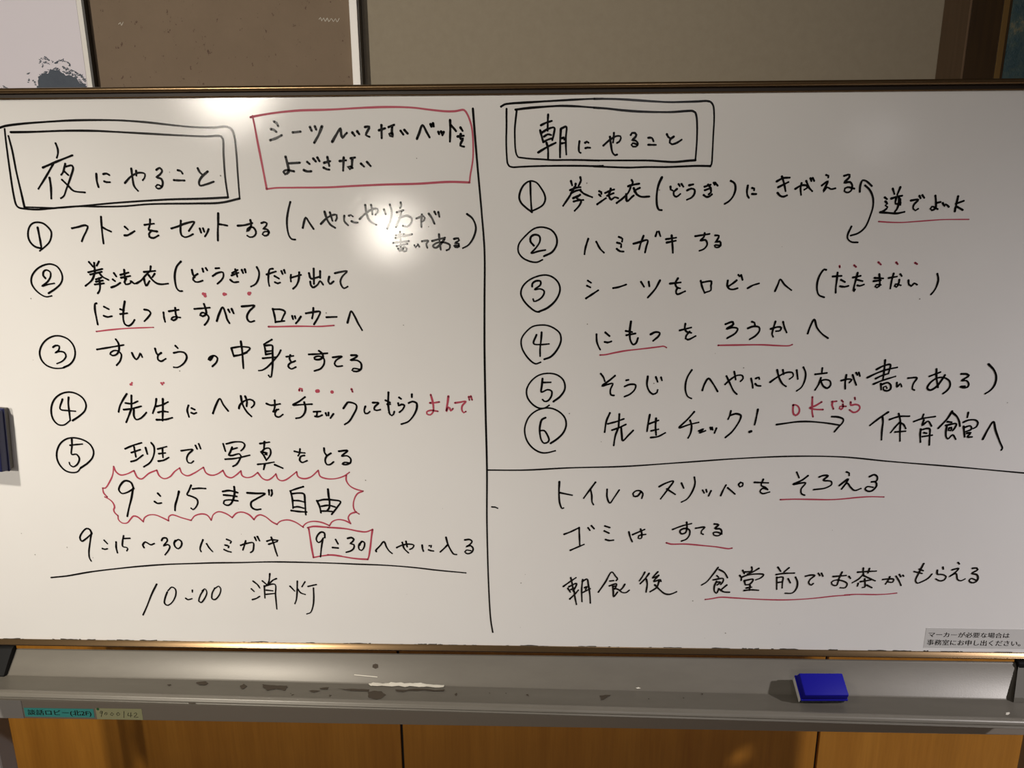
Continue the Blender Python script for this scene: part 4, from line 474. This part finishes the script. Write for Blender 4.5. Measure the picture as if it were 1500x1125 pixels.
# sticker printed with two lines, bottom right of the panel
def text_bm(body, x0, x1, z0, z1, y, bold=0):
    cu = bpy.data.curves.new('t', 'FONT'); cu.body = body; cu.size = 1
    ob = bpy.data.objects.new('t', cu); COL.objects.link(ob)
    dg = bpy.context.evaluated_depsgraph_get()
    me = bpy.data.meshes.new_from_object(ob.evaluated_get(dg))
    bm = bmesh.new(); bm.from_mesh(me)
    bpy.data.objects.remove(ob); bpy.data.meshes.remove(me); bpy.data.curves.remove(cu)
    xs = [v.co.x for v in bm.verts]; ys = [v.co.y for v in bm.verts]
    ax, bx, ay, by = min(xs), max(xs), min(ys), max(ys)
    if bold:
        d = bmesh.ops.duplicate(bm, geom=bm.verts[:] + bm.edges[:] + bm.faces[:])
        for v in d['geom']:
            if isinstance(v, bmesh.types.BMVert): v.co.x += bold; v.co.z += .5
    for v in bm.verts:
        y_ = y - (.00004 if v.co.z > .2 else 0)
        v.co = Vector((x0 + (v.co.x - ax) / (bx - ax) * (x1 - x0), y_, z0 + (v.co.y - ay) / (by - ay) * (z1 - z0)))
    return bm
st = link('sticker', B(.641, .8065, -.0003, .0005, .9068, .9435, bev=.0001, seg=1), STICK, wb); st['label'] = 'pale grey printed sticker'
link('printed_line', text_bm('マーカーが必要な場合は', .6465, .7765, .9265, .9362, -.00045, .03), INK_K, st)
link('printed_line', text_bm('事務室にお申し出ください。', .6455, .7965, .9118, .9222, -.00045, .03), INK_K, st)

# pen tray: bent sheet with a rolled front lip, its two ends hang at slightly different heights
TRAY = {'back': [-0.006, 0.88189, 0.88345], 'crease': [-0.035, 0.85476, 0.83623], 'lipin': [-0.092, 0.86776, 0.84387], 'lipout': [-0.105, 0.86148, 0.83429]}
TX0, TX1 = -.925, .812
def tz(k, u): return TRAY[k][1] + (TRAY[k][2] - TRAY[k][1]) * u
def tray_section(u):
    b, c, l, o = (tz(k, u) for k in ('back', 'crease', 'lipin', 'lipout'))
    h = l - o
    return [(-.003, b - .002), (-.003, b + .0012), (-.0062, b + .0012), (-.0080, b - .0012), (-.0338, c + .0014), (-.0365, c - .0001), (-.0905, l + .0002), (-.0922, l + .0012),
            (-.0942, l + .0030), (-.0975, l + .0034), (-.1008, l + .0026), (-.1032, l + .0002), (-.1042, l - .0028), (-.1030, l - .0046), (-.1036, l - .0062), (-.1050, l - .0080), (-.1056, l - h * .75), (-.1046, o + .001), (-.1025, o),
            (-.1000, o + .0008), (-.0995, l - .004), (-.0920, l - .0024), (-.0360, c - .0030), (-.0065, b - .0035)]
bm = bmesh.new(); prev = None; N = 60
for i in range(N + 1):
    u = i / N; xx = TX0 + (TX1 - TX0) * u
    ring = [bm.verts.new((xx, y, z)) for y, z in tray_section(u)]
    if prev:
        n = len(ring)
        for k in range(n): bm.faces.new((prev[k], prev[(k + 1) % n], ring[(k + 1) % n], ring[k]))
    else: bm.faces.new(ring)
    prev = ring
bm.faces.new(prev[::-1])
tray = link('pen_tray', bm, TRAYM, wb, True); tray['label'] = 'worn grey metal pen tray'
for ln in CHIPS.strip().split('\n'):
    col, pts = ln.split('|'); bm = bmesh.new(); P = [Vector([int(v) / 1e4 for v in t.split(',')]) for t in pts.split()]
    if col == 'k' or len(P) > 4:
        Q = []
        for a, b in zip(P, P[1:] + P[:1]):
            for k in range(4):
                j = (b - a).length * .10
                Q.append(a.lerp(b, k / 4) + Vector((random.uniform(-j, j), random.uniform(-j, j) * .4, 0)))
        P = Q
    bm.faces.new([bm.verts.new(v + Vector((0, -.0007, .0010))) for v in P])
    bmesh.ops.triangulate(bm, faces=bm.faces[:])
    link('paint_chip' if col == 'k' else 'pale_scrape', bm, CHIP if col == 'k' else PALE, tray)
# end pieces of the tray
def end_plate(name, x0, x1, pts, m, lab=None, skew=0):
    bm = extrude_profile(bmesh.new(), pts, x0, x1)
    for v in bm.verts: v.co.x += (v.co.y + .006) * skew
    o = link(name, bm, m, wb)
    if lab: o['label'] = lab
end_plate('tray_end', -.915, -.889, [(-.004, .892), (-.004, .866), (-.043, .852), (-.043, .858), (-.028, .875), (-.014, .890)], BLACKP, 'tray end with shade put into its black colour')  # left end plate lies in the dark, that shade is painted as black
end_plate('tray_end', .795, .811, [(-.006, .884), (-.006, .862), (-.040, .832), (-.044, .838), (-.042, .845), (-.010, .886)], ENDM, 'dark grey tray end', .62)
link('tray_hook', B(.790, .836, -.014, -.001, .8735, .8895, bev=.002), BLACKP, wb)['label'] = 'black plastic tray hook'
# beam under the tray with two strips of tape
link('beam', B(-.965, .862, -.030, -.004, .7645, .832, bev=.002), STANDM, wb)
link('beam_bracket', B(-.985, -.8775, -.0312, -.022, .7652, .806, bev=.001), LEGM, wb)
t1 = link('tape_label', B(-.8755, -.7540, -.0304, -.0298, .7690, .7862), STICK_B, wb); t1['label'] = 'turquoise printed tape label'
link('printed_line', text_bm('談話ロビー(北2F)', -.8700, -.7590, .7708, .7832, -.0306, .03), INK_K, t1)
t2 = link('tape_label', B(-.7500, -.6700, -.0304, -.0298, .7660, .7878), STICK_G, wb); t2['label'] = 'pale green tape label with handwritten digits'
traced(TAPE, -.0305, {'k': INK_K}, t2)
bm = bmesh.new(); disc(bm, Vector((-.7460, .7862)), .0026, -.0306, 12); link('green_dot', bm, DOTG, t2)
# legs with feet and wheels, posts beside the board, pivots
for s, xi in ((-1, -.946), (1, .842)):
    a, b = sorted((xi, xi + s * .045))
    link('leg', B(a, b, -.02, .02, .11, 1.40, bev=.004), LEGM, wb)
    link('foot', B(a, b, -.27, .27, .075, .115, bev=.006), LEGM, wb)
    c, d = sorted((BX0 - .0146 if s < 0 else BX1 + .0146, xi + s * .006))
    link('pivot', B(c - .001, d + .001, -.008, .024, 1.315, 1.355, bev=.004), BLACKP, wb)
    for yy in (-.235, .235):
        bm = bmesh.new()
        bmesh.ops.create_cone(bm, cap_ends=True, segments=28, radius1=.034, radius2=.034, depth=.024, matrix=Matrix.Translation(((a + b) / 2, yy, .034)) @ Matrix.Rotation(R(90), 4, 'Y'))
        bmesh.ops.bevel(bm, geom=[e for e in bm.edges if len(e.link_faces) == 2 and e.calc_face_angle(0) > 1], offset=.004, segments=2, affect='EDGES')
        wh = link('caster', bm, CASTER, wb, True)
        link('caster_fork', B((a + b) / 2 - .017, (a + b) / 2 + .017, yy - .018, yy + .018, .058, .078, bev=.003), LEGM, wh)

# ------------------------------------------------------------ erasers
def eraser(name, label, L, W, T, body_m, felt_m, trim_m=None):
    # local frame: length along X, width along Y, the grip face on +Z, origin at the felt face
    root = empty(name, (0, 0, 0), label, 'eraser')
    tb = T * .58
    bm = bmesh.new(); box(bm, -L / 2, L / 2, -W / 2, W / 2, T - tb, T, bev=.0016, seg=3)
    for v in bm.verts:
        if v.co.z > T - .003: v.co.x *= .965; v.co.y *= .93
    box(bm, -L / 2 - .0012, L / 2 + .0012, -W / 2 - .0012, W / 2 + .0012, T - tb - .001, T - tb + .0025, bev=.0008, seg=1)
    link('grip', bm, body_m, root, True)
    pad = link('felt_pad', B(-L / 2 + .0006, L / 2 - .0006, -W / 2 + .0006, W / 2 - .0006, 0, T - tb - .0005, bev=.001), felt_m, root)
    if trim_m: link('felt_edge', B(-L / 2 - .0012, -L / 2 + .0004, -W / 2 + .001, W / 2 - .001, .001, T - tb - .001, bev=.0004, seg=1), trim_m, pad)
    return root
e1 = eraser('whiteboard_eraser', 'bright blue whiteboard eraser lying in the grey pen tray', .0725, .038, .028, BLUE, FELT_D, FELT_W)
e1.matrix_world = Matrix.Translation((.4585, -.0458, .8546)) @ Matrix.Rotation(R(1.0), 4, 'Y') @ Matrix.Rotation(R(2.5), 4, 'Z') @ Matrix.Rotation(R(32), 4, 'X') 
e2 = eraser('whiteboard_eraser', 'dark navy whiteboard eraser stuck to the left edge of the board', .102, .055, .026, BLUE_D, FELT_G)
e2.matrix_world = Matrix.Translation((-.8620, -.0010, 1.2655)) @ Matrix.Rotation(R(90), 4, 'X') @ Matrix.Rotation(R(-94.5), 4, 'Z')

# ------------------------------------------------------------ notice board on the wall
nb = empty('notice_board', (-.95, YW, 1.6), 'brown fabric notice board with white aluminium edge on the wall above the whiteboard', 'notice board')
nb_f = link('fabric', B(-1.62, -.318, .280, .299, 1.30, 2.30), CORK, nb)
for o in traced(CHALK, .2795, {'w': PALE}, nb_f): pass
link('edge_strip', B(-.3185, -.3050, .270, .299, 1.30, 2.30, bev=.001), [ALU], nb)['label'] = 'white aluminium edge strip'
link('edge_strip', B(-1.6335, -1.62, .270, .299, 1.30, 2.30, bev=.001), [ALU], nb)['label'] = 'white aluminium edge strip'
link('edge_strip', B(-1.6335, -.3050, .270, .299, 2.30, 2.3135, bev=.001), [ALU], nb)['label'] = 'white aluminium edge strip'
link('edge_strip', B(-1.6335, -.3050, .270, .299, 1.2865, 1.30, bev=.001), [ALU], nb)['label'] = 'white aluminium edge strip'
link('side_channel', B(-.3050, -.3030, .274, .299, 1.29, 2.31), ALU_D, nb)
# ------------------------------------------------------------ framed photograph hung on it
PX = -.7735
ph = empty('framed_photograph', (-1.1, .28, 1.55), 'pale photograph of sky and dark trees in a thin black frame, top left', 'picture')
for a in ((PX - .0055, PX, 1.46, 2.28), (PX - .62, PX - .6145, 1.46, 2.28), (PX - .62, PX, 2.2745, 2.28), (PX - .62, PX, 1.46, 1.4655)):
    link('frame', B(a[0], a[1], .2675, .2788, a[2], a[3], bev=.0008, seg=1), BLACKF, ph)
link('mount', B(PX - .6145, PX - .0055, .2725, .277, 1.4655, 2.2745), MATB, ph)['label'] = 'cream mount'
pr = link('print', B(PX - .6035, PX - .0165, .2718, .2726, 1.4765, 2.2635), SKYP, ph); pr['label'] = 'photographic print of a pale sky'
EX = PX - .0165
bm = bmesh.new()
K = .00123                                             # metres of print per tenth-pixel step of the tracing
crown = [(125.5, 72), (124, 64), (115, 59), (111, 52), (105, 50), (96, 49), (90, 44), (83, 42), (77, 40.5), (70, 46), (64, 46), (55.5, 51), (55, 60), (48, 71.5), (46, 80), (30, 92), (22, 110), (20, 150), (125.5, 150)]
def pw(px, py): return (EX + (px - 125.5) * K, 1.8135 + (72 - py) * K)
Q = []
for a, b in zip(crown, crown[1:]):
    m = max(1, int(math.hypot(b[0] - a[0], b[1] - a[1]) / 2.2))
    for k in range(m):
        t = k / m; j = 1.0 if a[1] < 72 else .6
        qx = a[0] + (b[0] - a[0]) * t + random.uniform(-j, j); qy = a[1] + (b[1] - a[1]) * t + random.uniform(-j, j)
        Q.append((min(qx, 125.4), qy))
bm.faces.new([bm.verts.new((pw(*q)[0], .2716, pw(*q)[1])) for q in Q + [crown[-1]]])
bmesh.ops.triangulate(bm, faces=bm.faces[:])
def leaf(px, py, l, wd, ang):
    c = pw(px, py); vs = []
    for k in range(7):
        t = 2 * math.pi * k / 7; x = l / 2 * math.cos(t); z = wd / 2 * math.sin(t)
        xx = c[0] + (x * math.cos(ang) - z * math.sin(ang)) * K
        if xx > EX: return
        vs.append((xx, .27155 - random.uniform(0, .00006), c[1] + (x * math.sin(ang) + z * math.cos(ang)) * K))
    bm.faces.new([bm.verts.new(v) for v in vs])
for arc, n, sp in (([(60, 34), (64, 28), (71, 25.5), (76, 29)], 30, 1.8), ([(64, 38), (68, 31), (74, 33)], 18, 1.6), ([(80, 31), (84, 33), (88, 31)], 22, 1.4), ([(89, 31), (95, 29), (101, 32), (105, 36)], 26, 1.4),
                   ([(94, 38), (100, 41), (107, 44), (113, 46)], 46, 1.6), ([(112, 47), (118, 49), (122, 54), (125, 60)], 50, 2.0), ([(100, 45), (106, 47), (112, 52)], 30, 1.8), ([(113, 55), (118, 59), (124, 64)], 30, 1.8), ([(41, 47), (45, 45)], 6, .6),
                   ([(40, 58), (44, 51)], 6, .5), ([(47, 55), (50, 58), (51, 62)], 10, .8), ([(0, 66), (3, 68), (4, 72)], 30, 1.3), ([(2, 62), (8, 66)], 10, .8), ([(-40, 72), (-20, 64), (0, 68)], 90, 3), ([(58, 50), (70, 44), (84, 40), (100, 47)], 60, 1.5)):
    for k in range(n):
        t = random.random() * (len(arc) - 1); i = min(int(t), len(arc) - 2); t -= i
        leaf(arc[i][0] * (1 - t) + arc[i + 1][0] * t + random.gauss(0, sp * .5), arc[i][1] * (1 - t) + arc[i + 1][1] * t + random.gauss(0, sp * .5), random.uniform(1.6, 3.6), random.uniform(.7, 1.3), random.uniform(-.9, .9))
link('printed_trees', bm, TREEP, pr)['label'] = 'dark blue tree silhouettes'

# ------------------------------------------------------------ deep framed painting
pt = empty('framed_painting', (1.1, YW, 1.5), 'teal oil painting in a deep dark brown frame, top right corner', 'painting')
PL = .6905; FY = .214
def frame_ring(name, o, i, y0, y1, m, bev=.001):
    x0, x1, z0, z1 = PL, PL + .86, 1.44, 2.30
    for q in ((x0 + o, x0 + i, z0 + o, z1 - o), (x1 - i, x1 - o, z0 + o, z1 - o), (x0 + i, x1 - i, z1 - i, z1 - o), (x0 + i, x1 - i, z0 + o, z0 + i)):
        link(name, B(q[0], q[1], y0, y1, q[2], q[3], bev=bev, seg=1), m, pt)
frame_ring('frame_side', 0, .004, FY + .001, .2995, OAKS, .0015)
frame_ring('frame_face', .004, .0535, FY + .003, FY + .03, OAKD)
frame_ring('frame_groove', .0535, .0550, FY + .006, FY + .03, BLACKF, 0)
frame_ring('frame_slip', .0550, .0645, FY + .004, FY + .03, GOLD)
frame_ring('frame_lip', .0645, .0715, FY + .010, FY + .03, OAKD)
link('canvas', B(PL + .0715, PL + .86 - .0715, FY + .016, FY + .024, 1.44 + .0715, 2.30 - .0715), PAINTING, pt)['label'] = 'teal and cream oil paint'
